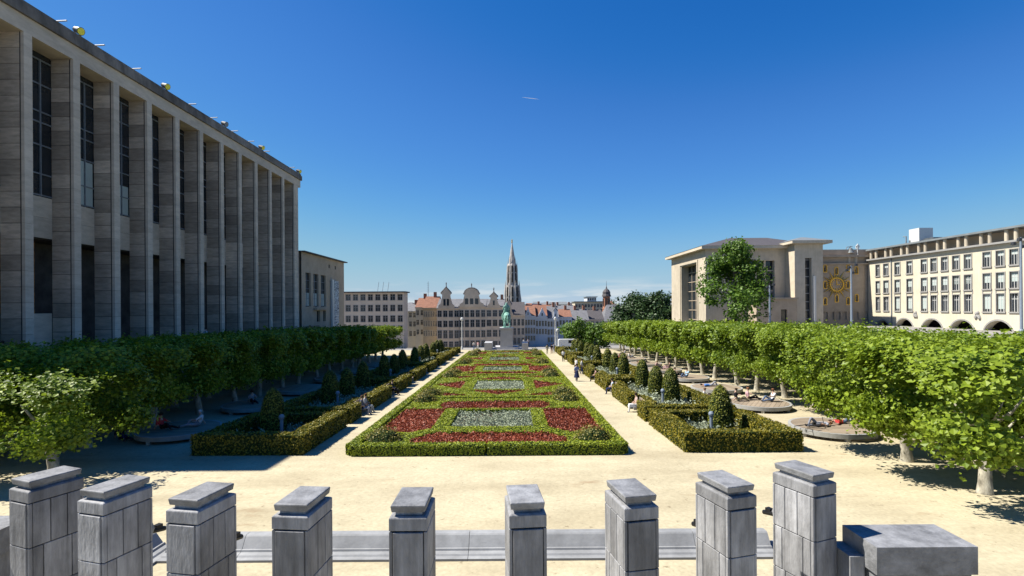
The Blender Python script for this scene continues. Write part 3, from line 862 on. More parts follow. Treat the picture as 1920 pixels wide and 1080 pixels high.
# ------------------------------------------------------------------ foreground pylons
PR, PCX, PCY = 20.0, -1.66, 27.75
CAPZ = EYE - 3.0
pmesh = {}
def pylon(k, ang, label):
    x, y = PCX + PR * math.sin(ang), PCY - PR * math.cos(ang)
    base = -0.1
    t = thing('stone_pylon', label, 'pylon', (x, y, base), ang, 'bluestone pylons of the fountain')
    H = CAPZ - base
    W, D = .29, .43
    def part(name, geo, m):
        if name not in pmesh:
            o = pmesh[name] = geo().obj(name.split('#')[0], m, t, local=True)
            if 'spout' not in name and name != 'core':
                bv = o.modifiers.new('worn_edges', 'BEVEL'); bv.width = .009; bv.segments = 2; bv.limit_method = 'ANGLE'
        else: link_copy(pmesh[name], t)
    dy = D                                     # front face at local y=0
    part('cap', lambda: G().frust((0, dy), W - .035, D - .035, W - .02, D - .02, H - .11, H - .012).frust((0, dy), W - .02, D - .02, W - .035, D - .035, H - .012, H), M['bluestone_cap'])
    part('neck', lambda: G().frust((0, dy), W - .085, D - .085, W - .085, D - .085, H - .175, H - .105), M['bluestone'])
    part('header_block', lambda: G().frust((0, dy), W, D, W, D, H - .38, H - .19).frust((0, dy), W, D, W - .035, D - .035, H - .19, H - .168), M['bluestone'])
    part('core', lambda: G().box(-W + .03, W - .03, .05, 2 * D - .03, 0, H - .385), M['lib_dark'])
    ch = .78
    ztop = H - .388
    r_ = 0
    while ztop > .05:
        zb_ = max(0, ztop - ch)
        z0, z1 = zb_ + .007, ztop - .007
        part(f'front_panel#{r_}', lambda: G().box(-W + .062, W - .062, -.014, .06, z0, z1 - (.01 if r_ == 0 else 0)).box(-W, -W + .05, .004, .06, z0, z1).box(W - .05, W, .004, .06, z0, z1), M['bluestone'])
        part(f'back_panel#{r_}', lambda: G().box(-W, W, 2 * D - .04, 2 * D, z0, z1), M['bluestone'])
        cuts = [.06, .33, .59, 2 * D - .042] if r_ % 2 == 0 else [.06, .22, .66, 2 * D - .042]
        for s_ in (-1, 1):
            for j in range(3):
                a, b = cuts[j] + .007, cuts[j + 1] - .007
                part(f'side_stone#{r_}{s_}{j}', lambda: G().box(*(sorted((s_ * (W - .06), s_ * W))), a, b, z0, z1), M['bluestone'])
        ztop = zb_; r_ += 1
    # water spout on the garden side
    zs = H - 1.02
    part('spout_boss', lambda: G().lathe([(.02, -.17), (.14, -.1), (.17, 0), (.13, .12), (.02, .18)], (0, 2 * D + .06, zs), 10), M['bluestone'])
    part('spout', lambda: G().tube([(0, 2 * D + .1, zs - .06), (0, 2 * D + .3, zs - .1), (0, 2 * D + .48, zs - .15)], [.055, .06, .045], 8).box(-.05, .05, 2 * D + .28, 2 * D + .4, zs - .08, zs - .02), M['bronze_black'])
ends = ['outermost bluestone pylon nearest the library', 'second bluestone pylon counted from the library', 'third bluestone pylon counted from the library',
        'fourth bluestone pylon counted from the library', 'fifth and middle bluestone pylon of the curved row', 'sixth bluestone pylon from the library, just past the middle',
        'third bluestone pylon counted from the flat stone block', 'second bluestone pylon counted from the flat stone block', 'outermost bluestone pylon standing beside the flat stone block']
for k in range(9):
    pylon(k, R(-20.75 + 5.23 * k), ends[k])

# low stone blocks that end the row
def end_block(x0, x1, y0, y1, top, label):
    t = thing('parapet_block', label, 'stone block', ((x0 + x1) / 2, (y0 + y1) / 2, -.1), 0, 'flat blocks ending the pylon row')
    b = G()
    b.box(x0, x1, y0, y1, top - .47, top)
    b.obj('top_slab', M['bluestone_cap'], t)
    G().box(x0 + .06, x1 - .06, y0 + .06, y1 - .06, -.1, top - .47).obj('base', M['bluestone'], t)
    G().box(x0 - .001 - .25, x0 - .003, y0 + .3, y1, -.1, top - .3).obj('step', M['bluestone'], t)
end_block(6.1, 7.8, 8.6, 9.5, EYE - 4.08, 'wide flat bluestone block with pylon shadow across its top')
end_block(-11.5, -9.38, 9.0, 10.0, EYE - 4.0, 'flat bluestone block at the library end of the pylon row')

# basin rim behind the pylons
def rim_profile():
    return [(0.0, -.12), (0.0, .06), (.16, .06), (.2, .1), (.34, .12), (.36, .17), (.42, .17), (.60, .43), (.64, .46), (.86, .46), (.9, .42), (.9, -.12)]
rim = thing('basin_rim', 'long low grey stone rim of the dry fountain basin behind the pylons', 'basin', (-1.2, 13.6, gz(13.6)))
rx0, rx1 = -9.3, 6.9
segs = np.linspace(rx0, rx1, 9)
for a, b in zip(segs[:-1], segs[1:]):
    q = G(); pr = rim_profile(); n_ = len(pr)
    v = [(a + .006, 13.3 + y, z) for y, z in pr] + [(b - .006, 13.3 + y, z) for y, z in pr]
    q.add(v, [(i, i + 1, i + 1 + n_, i + n_) for i in range(n_ - 1)] + [tuple(range(n_)), tuple(range(2 * n_ - 1, n_ - 1, -1))])
    q.obj('rim_stone', M['basin_stone'], rim, ground=True)
for s_, xe in ((-1, rx0), (1, rx1)):
    for j in range(3):
        q = G(); pr = rim_profile(); n_ = len(pr)
        ya, yb = 14.2 - j * 1.6, 14.2 - (j + 1) * 1.6
        xo = xe + s_ * .9
        v = [(xo - s_ * (.9 - y), ya - .006, z) for y, z in pr] + [(xo - s_ * (.9 - y), yb + .006, z) for y, z in pr]
        q.add(v, [(i, i + 1, i + 1 + n_, i + n_) for i in range(n_ - 1)] + [tuple(range(n_)), tuple(range(2 * n_ - 1, n_ - 1, -1))])
        q.obj('rim_stone', M['basin_stone'], rim, ground=True)

# ------------------------------------------------------------------ the central parterre
PCx = -1.2
PHW = 6.6
Y0P, Y1P = 23.5, 93.8
CELL = 0.125
mods = [('A', 24.1, 38.4), ('B', 39.0, 54.0), ('A', 54.6, 69.0), ('B', 69.6, 84.0), ('A', 84.6, 93.2)]
cross = [(38.4, 39.0), (54.0, 54.6), (69.0, 69.6), (84.0, 84.6)]
def bed_of(u, y):
    """which bed (module, kind, which) covers a spot; None is hedge.  u: metres from the axis"""
    au = abs(u)
    for mi, (k, a, b) in enumerate(mods):
        if not (a <= y < b): continue
        t = (y - a) / (b - a)
        if au > 6.05: return None
        if k == 'A':
            L_ = b - a; yy = y - a; ye = b - y
            if .02 < t < .20 and au < 3.85 - max(0, t - .11) * 8 - max(0, .04 - t) * 4: return (mi, 'red', 'strip_f')
            if .705 < t < .915 and au < 3.8 - max(0, abs(t - .81) - .05) * 9: return (mi, 'red', 'strip_b')
            if .295 < t < .665 and au < 2.4: return (mi, 'silver', 'mid')
            if (au - 5.2) ** 2 / .68 + (yy - 1.35) ** 2 / .62 < 1: return (mi, 'pocket', 'f' + ('l' if u < 0 else 'r'))
            if (au - 5.2) ** 2 / .68 + (ye - 1.05) ** 2 / .62 < 1: return (mi, 'pocket', 'b' + ('l' if u < 0 else 'r'))
            if .205 < t < .70 and 3.2 < au < 6.02 and au > 3.2 + max(0, (.27 - t)) * 14: return (mi, 'red', 'quad_l' if u < 0 else 'quad_r')
        else:
            tt = min(t, 1 - t); yy = tt * (b - a)
            side = 'f' if t < .5 else 'b'
            if .29 < t < .71 and au < 2.25: return (mi, 'silver', 'mid')
            if 1.2 < yy < 3.75 and au < (yy - 1.2) * 1.0: return (mi, 'red', 'tri_' + side)
            if .7 < yy < 2.5 and 1.9 < au < 4.35 and au > 1.9 + (yy - .7) * 1.2: return (mi, 'red', 'small_' + side + ('l' if u < 0 else 'r'))
            if .31 < t < .69 and 3.2 < au < 5.9 - abs(t - .5) * 14: return (mi, 'red', 'wing_l' if u < 0 else 'wing_r')
            if (au - 5.2) ** 2 / .68 + (yy - 1.3) ** 2 / .6 < 1: return (mi, 'pocket', side + ('l' if u < 0 else 'r'))
    return None
def hedge_of(u, y):
    if y < 24.1: return ('front', 'l' if u < -.12 else 'r')
    if y > 93.2: return ('back', '')
    if abs(u) > 6.05: return ('side', 'l' if u < 0 else 'r')
    for i, (a, b) in enumerate(cross):
        if a <= y < b: return ('cross', i)
    for i, (k, a, b) in enumerate(mods):
        if a <= y < b: return ('frame', i)
    return ('frame', 0)
nx, ny = int(2 * PHW / CELL), int((Y1P - Y0P) / CELL)
us = -PHW + (np.arange(nx) + .5) * CELL
yv = Y0P + (np.arange(ny) + .5) * CELL
cells = {}
grid = [[None] * ny for _ in range(nx)]
for i, u in enumerate(us):
    for j, y in enumerate(yv):
        ch = max(0, abs(u) - (PHW - .5)) + max(0, (Y0P + .5) - y)
        if ch > .62: continue                        # chamfered outer corners
        if -.1 < u + .06 < .03 and y < 24.1: continue  # gap in the front hedge
        b = bed_of(u, y)
        key = ('bed',) + b if b else ('hedge',) + hedge_of(u, y)
        grid[i][j] = key
        cells.setdefault(key, []).append((i, j))
HH = {'front': .50, 'back': .44, 'side': .45, 'cross': .42, 'frame': .34}
hz_noise = rng.normal(size=(nx, ny)) * .016
def build_hedge(key, cl):
    q = G()
    kind = key[1]
    h = HH[kind]
    cs = set(cl)
    P = []; N = []
    far = yv[int(np.mean([c[1] for c in cl]))] if kind not in ('side',) else 0
    V = []; F = []
    for (i, j) in cl:
        u, y = PCx + us[i], yv[j]
        z = h - .03 + hz_noise[i, j]
        c2 = CELL / 2
        k = len(V)
        V += [(u - c2, y - c2, z), (u + c2, y - c2, z), (u + c2, y + c2, z), (u - c2, y + c2, z)]
        F.append((k, k + 1, k + 2, k + 3))
        dist = y
        dens = np.interp(dist, [23, 40, 60, 95], [330, 200, 110, 60])
        nl = rng.poisson(dens * CELL * CELL)
        for _ in range(nl):
            P.append((u + rng.uniform(-c2, c2), y + rng.uniform(-c2, c2), h + rng.uniform(-.03, .02))); N.append((0, 0, 1.0))
        for di, dj in ((-1, 0), (1, 0), (0, -1), (0, 1)):
            a, b = i + di, j + dj
            other = grid[a][b] if 0 <= a < nx and 0 <= b < ny else None
            lower = other is not None and other[0] == 'hedge' and HH[other[1]] < h - .001
            if other is None or other[0] == 'bed' or lower:
                ex, ey = u + di * c2, y + dj * c2
                k = len(V)
                if di: V += [(ex, y - c2, 0), (ex, y + c2, 0), (ex, y + c2, z), (ex, y - c2, z)]
                else: V += [(u - c2, ey, 0), (u + c2, ey, 0), (u + c2, ey, z), (u - c2, ey, z)]
                F.append((k, k + 1, k + 2, k + 3))
                nl = rng.poisson(dens * 1.15 * CELL * h)
                for _ in range(nl):
                    t_ = rng.uniform(-c2, c2)
                    P.append((ex + (0 if di else t_) + di * .012, ey + (t_ if di else 0) + dj * .012, rng.uniform(0.01, h))); N.append((di, dj, .25))
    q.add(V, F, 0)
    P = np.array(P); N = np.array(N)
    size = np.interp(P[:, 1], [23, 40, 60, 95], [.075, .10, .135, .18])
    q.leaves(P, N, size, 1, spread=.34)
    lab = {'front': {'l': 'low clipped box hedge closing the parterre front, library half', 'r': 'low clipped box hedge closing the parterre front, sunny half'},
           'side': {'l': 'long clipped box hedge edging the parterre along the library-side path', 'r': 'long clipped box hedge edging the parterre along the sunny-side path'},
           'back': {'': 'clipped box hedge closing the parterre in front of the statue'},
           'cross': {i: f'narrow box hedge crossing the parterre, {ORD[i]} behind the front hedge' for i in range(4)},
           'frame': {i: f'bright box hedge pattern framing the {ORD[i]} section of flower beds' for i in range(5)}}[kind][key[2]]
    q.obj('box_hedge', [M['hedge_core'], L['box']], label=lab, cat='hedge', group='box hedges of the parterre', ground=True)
def build_bed(key, cl):
    _, mi, kind, which = key
    if kind == 'pocket':
        V = []; F = []
        for (i, j) in cl:
            u, y = PCx + us[i], yv[j]; c2 = CELL / 2; k = len(V)
            V += [(u - c2, y - c2, .03), (u + c2, y - c2, .03), (u + c2, y + c2, .03), (u - c2, y + c2, .03)]; F.append((k, k + 1, k + 2, k + 3))
        q = G(); q.add(V, F)
        cx_ = PCx + np.mean([us[c[0]] for c in cl]); cy_ = np.mean([yv[c[1]] for c in cl])
        n = int(np.interp(cy_, [24, 50, 95], [1300, 700, 280]))
        d = rng.normal(size=(n, 3)); d[:, 2] = np.abs(d[:, 2]); d /= np.linalg.norm(d, axis=1, keepdims=True)
        rr = rng.uniform(.75, 1.05, n)[:, None]
        lump = 1 + .13 * np.sin(d[:, :1] * 5 + mi) * np.cos(d[:, 1:2] * 6)
        P = d * rr * lump * np.array([1.02, .95, .92]) + np.array([cx_, cy_, .04])
        sz = np.interp(cy_, [24, 50, 95], [.085, .12, .18])
        q2 = G()
        q2.lathe([(.85, 0.02), (.82, .35), (.58, .66), (.1, .78)], (cx_, cy_, 0), 12, 0)
        q2.leaves(P, d, np.full(n, sz), 1, spread=.6)
        sd_ = 'library side' if which[1] == 'l' else 'sunny side'
        en = 'front' if which[0] == 'f' else 'rear'
        t = q2.obj('mounded_shrub', [M['hedge_core'], L['mound']], label=f'yellowish clipped mound shrub, {en} corner of {ORD[mi]} parterre section, {sd_}', cat='shrub', group='mound shrubs of the parterre', ground=True)
        so = q.obj('soil', M['soil'], ground=True)
        so.parent = t; so.matrix_parent_inverse = Matrix.Translation(-t.location)
        return
    V = []; F = []; P = []; N = []
    for (i, j) in cl:
        u, y = PCx + us[i], yv[j]; c2 = CELL / 2; k = len(V)
        z = .05 + hz_noise[i, j]
        V += [(u - c2, y - c2, z), (u + c2, y - c2, z), (u + c2, y + c2, z), (u - c2, y + c2, z)]; F.append((k, k + 1, k + 2, k + 3))
        dens = np.interp(y, [23, 40, 60, 95], [420, 230, 120, 60])
        if kind == 'silver':
            nz_ = math.sin(u * 2.1 + 1) * math.cos(y * 1.7) + math.sin(u * 4.3 + y * 3.1) * .6
            dens *= 1.25
            if mi == 0: dens *= (.35 if (u < PCx + .2 and nz_ < .5) or nz_ < -.6 else 1.0)
        for _ in range(rng.poisson(dens * CELL * CELL)):
            hgt = (.34 if kind == 'red' else .26) * rng.uniform(.25, 1) * (1 + .25 * math.sin(u * 7) * math.cos(y * 6))
            P.append((u + rng.uniform(-c2, c2), y + rng.uniform(-c2, c2), hgt)); N.append((rng.normal() * .5, rng.normal() * .5, .8))
    P = np.array(P); N = np.array(N)
    size = np.interp(P[:, 1], [23, 40, 60, 95], [.10, .13, .17, .22]) * (1.0 if kind == 'red' else .95)
    where = {'strip_f': 'long front strip', 'strip_b': 'long rear strip', 'mid': 'central rectangle', 'quad_l': 'corner panel, library side', 'quad_r': 'corner panel, sunny side',
             'tri_f': 'pointed front triangle', 'tri_b': 'pointed rear triangle', 'small_fl': 'small front wedge, library side', 'small_fr': 'small front wedge, sunny side',
             'small_bl': 'small rear wedge, library side', 'small_br': 'small rear wedge, sunny side', 'wing_l': 'winged triangle, library side', 'wing_r': 'winged triangle, sunny side'}[which]
    cn = 'dark red leafy' if kind == 'red' else ('patchy silver-grey' if mi == 0 else 'silver-grey')
    so = G(); so.add(V, F)
    t = so.obj('flower_bed', M['soil'], label=f'{cn} bedding plants, {where} of {ORD[mi]} parterre section', cat='flower bed', group=f'{kind} beds of the parterre', ground=True)
    pl = G().leaves(P, N, size, 0, spread=.6, asp=.36)
    po = pl.obj('plants', L['red' if kind == 'red' else 'silver'], ground=True)
    po.parent = t; po.matrix_parent_inverse = Matrix.Translation(-t.location)
for key, cl in cells.items():
    if key[0] == 'hedge': build_hedge(key, cl)
    elif len(cl) > 20: build_bed(key, cl)

# ------------------------------------------------------------------ side beds: tall hedges, bench niches, topiary
def hedge_boxes(boxes, h, label, dens0=230, group='tall hedges of the side beds', lm='yew'):
    q = G(); P = []; N = []
    for bi, (x0, x1, y0, y1) in enumerate(boxes):
        e = .035
        hb = h - .04 - .003 * bi
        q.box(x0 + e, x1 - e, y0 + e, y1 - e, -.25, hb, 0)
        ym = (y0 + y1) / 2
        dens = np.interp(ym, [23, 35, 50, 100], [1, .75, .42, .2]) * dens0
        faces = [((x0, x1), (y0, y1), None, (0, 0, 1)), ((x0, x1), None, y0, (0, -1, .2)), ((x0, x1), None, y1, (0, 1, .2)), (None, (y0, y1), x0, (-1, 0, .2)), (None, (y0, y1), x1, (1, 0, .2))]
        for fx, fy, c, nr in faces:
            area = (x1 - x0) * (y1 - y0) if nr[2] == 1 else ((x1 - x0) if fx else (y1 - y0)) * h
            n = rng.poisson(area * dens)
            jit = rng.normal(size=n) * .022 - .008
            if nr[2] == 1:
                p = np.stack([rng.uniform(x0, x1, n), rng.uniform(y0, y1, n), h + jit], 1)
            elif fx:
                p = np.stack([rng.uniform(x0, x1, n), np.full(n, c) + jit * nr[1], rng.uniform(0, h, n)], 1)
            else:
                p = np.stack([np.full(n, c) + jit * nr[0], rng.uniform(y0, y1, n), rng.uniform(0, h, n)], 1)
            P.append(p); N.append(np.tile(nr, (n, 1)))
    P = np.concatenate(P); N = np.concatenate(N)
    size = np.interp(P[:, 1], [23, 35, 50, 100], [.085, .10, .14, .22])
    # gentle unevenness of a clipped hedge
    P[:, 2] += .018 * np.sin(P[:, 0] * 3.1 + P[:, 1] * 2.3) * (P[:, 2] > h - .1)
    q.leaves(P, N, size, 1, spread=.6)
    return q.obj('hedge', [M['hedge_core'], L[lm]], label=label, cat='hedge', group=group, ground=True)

def topiary(x, y, label, hgt=2.3, w=.62):
    t = thing('topiary', label, 'topiary', (x, y, gz(y)), 0, 'clipped topiary domes')
    prof = [(w * .93, 0), (w, .25), (w * .98, hgt * .38), (w * .9, hgt * .6), (w * .74, hgt * .78), (w * .5, hgt * .91), (w * .2, hgt * .985), (.02, hgt)]
    q = G()
    q.lathe([(r_ * .95, z * .985) for r_, z in prof], (0, 0, 0), 16, 0)
    n = int(np.interp(y, [25, 50, 100], [2400, 1100, 450]))
    zz = rng.uniform(0, hgt, n); a = rng.uniform(0, 2 * math.pi, n)
    rr = np.interp(zz, [p[1] for p in prof], [p[0] for p in prof])
    P = np.stack([rr * np.cos(a), rr * np.sin(a), zz], 1) * (1 + rng.normal(size=(n, 1)) * .014)
    slope = np.interp(zz, [0, hgt * .5, hgt * .8, hgt], [0, .15, .7, 2.5])
    N = np.stack([np.cos(a), np.sin(a), slope], 1)
    q.leaves(P, N, np.full(n, np.interp(y, [25, 50, 100], [.075, .11, .17])), 1, spread=.5)
    q.obj('crown', [M['hedge_core'], L['topiary']], t, local=True)
    G().tube([(0, 0, -.1), (0, 0, .3)], .06, 6).obj('trunk', M['bark_dark'], t, local=True)

def silver_patch(x0, x1, y0, y1, label):
    n = int((x1 - x0) * (y1 - y0) * np.interp(y0, [23, 60, 100], [110, 45, 22]))
    cx_ = rng.uniform(x0, x1, max(6, n // 40)); cy_ = rng.uniform(y0, y1, len(cx_))
    k = rng.integers(0, len(cx_), n)
    P = np.stack([np.clip(cx_[k] + rng.normal(size=n) * .3, x0, x1), np.clip(cy_[k] + rng.normal(size=n) * .3, y0, y1), np.abs(rng.normal(size=n)) * .2 + .05], 1)
    N = np.stack([rng.normal(size=n) * .6, rng.normal(size=n) * .6, np.full(n, .8)], 1)
    soil = G()
    for a, b in zip(np.linspace(y0, y1, 5)[:-1], np.linspace(y0, y1, 5)[1:]):
        soil.add([(x0, a, .03), (x1, a, .03), (x1, b, .03), (x0, b, .03)], [(0, 1, 2, 3)])
    t = soil.obj('planted_bed', M['soil'], label=label, cat='flower bed', group='silvery beds inside the side hedges', ground=True)
    q = G().leaves(P, N, np.full(n, np.interp(y0, [23, 60, 100], [.17, .24, .3])), 0, spread=.7, asp=.3)
    o = q.obj('plants', L['silver'], ground=True)
    o.parent = t; o.matrix_parent_inverse = Matrix.Translation(-t.location)

def bench(x, y, s, label):
    t = thing('bench', label, 'bench', (x, y, gz(y)), 0, 'benches in the hedge niches')
    d = s                                            # back of the bench points away from the path
    for k in range(3):
        a, b = sorted((d * (.02 + k * .14), d * (.14 + k * .14)))
        G().box(a, b, -.85, .85, .42, .46).obj('seat_slat', M['wood'], t, local=True)
    for k in range(2):
        a, b = sorted((d * .46, d * .50))
        G().box(a, b, -.85, .85, .56 + k * .17, .69 + k * .17).obj('back_slat', M['wood'], t, local=True)
    for yy in (-.7, .7):
        a, b = sorted((d * .02, d * .44))
        c, e_ = sorted((d * .44, d * .52))
        G().box(a, b, yy - .04, yy + .04, 0, .42).box(c, e_, yy - .04, yy + .04, .42, .86).obj('leg', M['concrete'], t, local=True)

def bollard(x, y, label):
    t = thing('lamp_bollard', label, 'bollard', (x, y, gz(y)), 0, 'lamp bollards in the side beds')
    G().lathe([(.12, 0), (.11, .1), (.085, .12), (.085, .95), (.11, 1.0)], (0, 0, 0), 10).obj('post', M['lamp_blue'], t, local=True)
    G().lathe([(.09, 1.0), (.14, 1.07), (.145, 1.16), (.09, 1.25), (.02, 1.27)], (0, 0, 0), 10).obj('globe', M['lamp_blue'], t, local=True)

SIDES = {'sunny': (8.0, 13.5, 1), 'library': (-9.75, -15.0, -1)}
HB = .95
TH = .8
niches = [34.2, 42.5, 50.9, 59.2, 67.4, 75.7, 83.9, 92.0]
beds = [(23.8, 30.1), (30.9, 47.0), (47.4, 63.4), (63.8, 79.8), (80.2, 96.5)]
tops = [[28.1], [36.9, 40.7, 45.0], [52.6, 57.0, 61.3], [69.0, 73.4, 77.8], [85.2, 89.4, 93.8]]
for sn, (xi, xo, s_) in SIDES.items():
    def X(a, b): return tuple(sorted((a, b)))
    for bi, (y0, y1) in enumerate(beds):
        far = f'{ORD[bi]} {sn}-side bed'
        # front and rear runs
        hedge_boxes([(*X(xi, xo), y0, y0 + TH)], HB, f'tall clipped hedge across the near end of the {far}')
        hedge_boxes([(*X(xi + s_ * TH, xo), y1 - TH, y1)], HB - .05, f'tall clipped hedge across the far end of the {far}')
        hedge_boxes([(*X(xo - s_ * TH, xo), y0 + TH, y1 - TH)], HB - .02, f'tall clipped hedge along the outer edge of the {far}')
        nn = [n for n in niches if y0 + 1 < n < y1 - 1]
        edges = [y0 + TH] + [t for n in nn for t in (n - 1.2, n + 1.2)] + [y1]
        runs = list(zip(edges[0::2], edges[1::2]))
        for ri, (a, b) in enumerate(runs):
            hedge_boxes([(*X(xi, xi + s_ * TH), a, b)], HB + .02, f'clipped hedge along the {sn} path, {ORD[ri]} stretch of the {ORD[bi]} bed')
        for n in nn:
            hedge_boxes([(*X(xi + s_ * TH * 1.02, xi + s_ * (TH * 1.02 + .45)), n - 1.5, n + 1.5)], HB - .06, f'hedge backing the {ORD[niches.index(n)]} bench niche on the {sn} path')
            bench(xi + s_ * .22, n, s_, f'wooden bench in the {ORD[niches.index(n)]} hedge niche along the {sn} path')
        a, b = X(xi + s_ * 1.35, xo - s_ * .85)
        silver_patch(a, b, y0 + TH + .05, y1 - TH - .05, f'silvery leafy planting inside the hedges of the {far}')
        xt = xi + s_ * 3.4
        for ti, yy in enumerate(tops[bi]):
            if len(tops[bi]) == 1: lab = f'single clipped topiary dome in the nearest {sn}-side bed'
            else: lab = f'{("nearest", "middle", "farthest")[ti]} topiary dome of three in the {far}'
            topiary(xt, yy, lab, 2.55 + .12 * math.sin(ti * 3 + bi), .62 + .03 * math.cos(ti + bi))
        bollard(xi + s_ * 2.6, tops[bi][0] - .75, f'blue-grey lamp bollard before the topiary of the {far}')

# ------------------------------------------------------------------ round decks
def deck_proto():
    t = thing('round_deck', 'x', 'deck', (0, 0, 0), 0, 'round concrete and wood decks')
    r_ = 2.05
    n = 72
    q = G(); v = []
    for j in range(n):
        a = 2 * math.pi * j / n
        for rr, z in ((r_, .20), (r_, .44), (r_ - .14, .44), (r_ - .14, .20)): v.append((rr * math.cos(a), rr * math.sin(a), z))
    f = []
    for j in range(n):
        k = (j + 1) % n
        for i in range(4): f.append((j * 4 + i, k * 4 + i, k * 4 + (i + 1) % 4, j * 4 + (i + 1) % 4))
    q.add(v, f).obj('rim', M['concrete'], t, local=True)
    ri = r_ - .15
    np_ = 14
    for k in range(np_):
        a, b = -ri + 2 * ri * k / np_ + .008, -ri + 2 * ri * (k + 1) / np_ - .008
        def xx(y): return math.sqrt(max(.02, ri * ri - y * y))
        m_ = (a + b) / 2
        poly = [(-xx(a), a), (xx(a), a), (xx(m_), m_), (xx(b), b), (-xx(b), b), (-xx(m_), m_)]
        G().prism_z(poly, .38, .445).obj('plank', M['wood'], t, local=True)
    for k in range(6):
        a = 2 * math.pi * (k + .25) / 6
        G().box(-.09, .09, -.09, .09, -.12, .20).obj('leg', M['leg_white'], t, local=True).location = (1.93 * math.cos(a), 1.93 * math.sin(a), 0)
    return t
DECKS = {'sunny': [(17.1, 27.5), (16.9, 35.2), (17.1, 43.0), (17.3, 50.6), (17.2, 58.4), (17.2, 66.2), (17.2, 74.0), (17.2, 82.0)],
         'library': [(-18.2, 28.0), (-18.2, 36.0), (-18.0, 44.0), (-18.0, 52.0), (-18.0, 60.0), (-18.0, 68.0)]}
dp = None
for sn, lst in DECKS.items():
    for k, (x, y) in enumerate(lst):
        if dp is None: dp = deck_proto(); t = dp
        else: t = copy_tree(dp)
        t.location = (x, y, gz(y)); t.rotation_euler = (0, 0, R(20 + 37 * k) if k else R(4))
        t['label'] = f'{ORD[k]} round wood-topped deck from the near end on the {sn} side'

# ------------------------------------------------------------------ pleached plane trees
def crown_mesh(n_clump, per, size, h0=1.85, h1=5.25, hw=2.6, seed=0):
    r_ = np.random.default_rng(seed)
    q = G()
    # clumps spread over the shell of a rounded box, plus some inside
    d = r_.normal(size=(n_clump, 3)); d /= np.linalg.norm(d, axis=1, keepdims=True)
    e = 0.32
    d = np.sign(d) * np.abs(d) ** e
    lump = 1 + .10 * np.sin(3 * d[:, 0] + seed) * np.cos(3.3 * d[:, 1] + 2 * seed) + .05 * r_.normal(size=n_clump)
    inside = r_.random(n_clump) < .18
    sc = np.where(inside, r_.uniform(.3, .8, n_clump), lump)[:, None]
    C = d * sc * np.array([hw, hw, (h1 - h0) / 2]) * .95 + np.array([0, 0, (h0 + h1) / 2])
    C[:, 2] += np.where(d[:, 2] < -.6, r_.uniform(0, .45, n_clump), 0)
    P = np.repeat(C, per, axis=0) + r_.normal(size=(n_clump * per, 3)) * .23
    N = np.repeat(d * .8 + np.array([0, 0, .55]), per, axis=0)
    q.leaves(P, N, np.full(len(P), size), 0, spread=.55, asp=.46)
    # upright shoots breaking the clipped outline
    for k in range(int(n_clump * .05)):
        x, y = r_.uniform(-hw, hw, 2)
        zt = h1 + r_.uniform(.0, .38)
        m_ = 9
        zz = r_.uniform(h1 - .4, zt, m_)
        P = np.stack([x + r_.normal(size=m_) * .09, y + r_.normal(size=m_) * .09, zz], 1)
        q.leaves(P, np.tile((0, 0, .6), (m_, 1)), np.full(m_, size * .85), 0, spread=.9)
    return q
crowns_near = [crown_mesh(640, 27, .16, seed=s) for s in range(4)]
crowns_far = [crown_mesh(420, 16, .25, seed=10 + s) for s in range(3)]
def trunk_geo(seed, lean=.18):
    r_ = random.Random(seed)
    lx, ly = r_.uniform(-lean, lean), r_.uniform(-lean, lean)
    q = G()
    q.tube([(-lx, -ly, -.1), (-lx * .9, -ly * .9, .05), (-lx * .7, -ly * .7, .4), (0, 0, 1.3), (lx * .4, ly * .4, 2.3)], [.31, .25, .205, .18, .15], 10)
    for k in range(6):
        a = k * 1.05 + r_.uniform(-.3, .3)
        q.tube([(lx * .3, ly * .3, 1.5 + .15 * k), (.7 * math.cos(a), .7 * math.sin(a), 2.2 + .15 * k), (1.15 * math.cos(a), 1.15 * math.sin(a), 2.7 + .2 * k)], [.085, .055, .02], 6)
    return q
mesh_cache = {}
def plane_tree(x, y, near, seed, label, group, sz=(1, 1, 1)):
    t = thing('plane_tree', label, 'tree', (x, y, gz(y)), 0, group)
    key = ('c', near, seed % (4 if near else 3))
    if key not in mesh_cache:
        mesh_cache[key] = (crowns_near if near else crowns_far)[key[2]].obj('crown', L['plane'], t, local=True)
        c = mesh_cache[key]
    else: c = link_copy(mesh_cache[key], t)
    c.rotation_euler = (0, 0, R(90) * (seed % 4)); c.scale = sz
    c.location = (0, 0, 0)
    key = ('t', seed % 5)
    if key not in mesh_cache:
        mesh_cache[key] = trunk_geo(seed % 5).obj('trunk', M['bark'], t, local=True, smooth=True)
        tr = mesh_cache[key]
    else: tr = link_copy(mesh_cache[key], t)
    tr.rotation_euler = (0, 0, R(67 * seed))
    return t
sd_ = 0
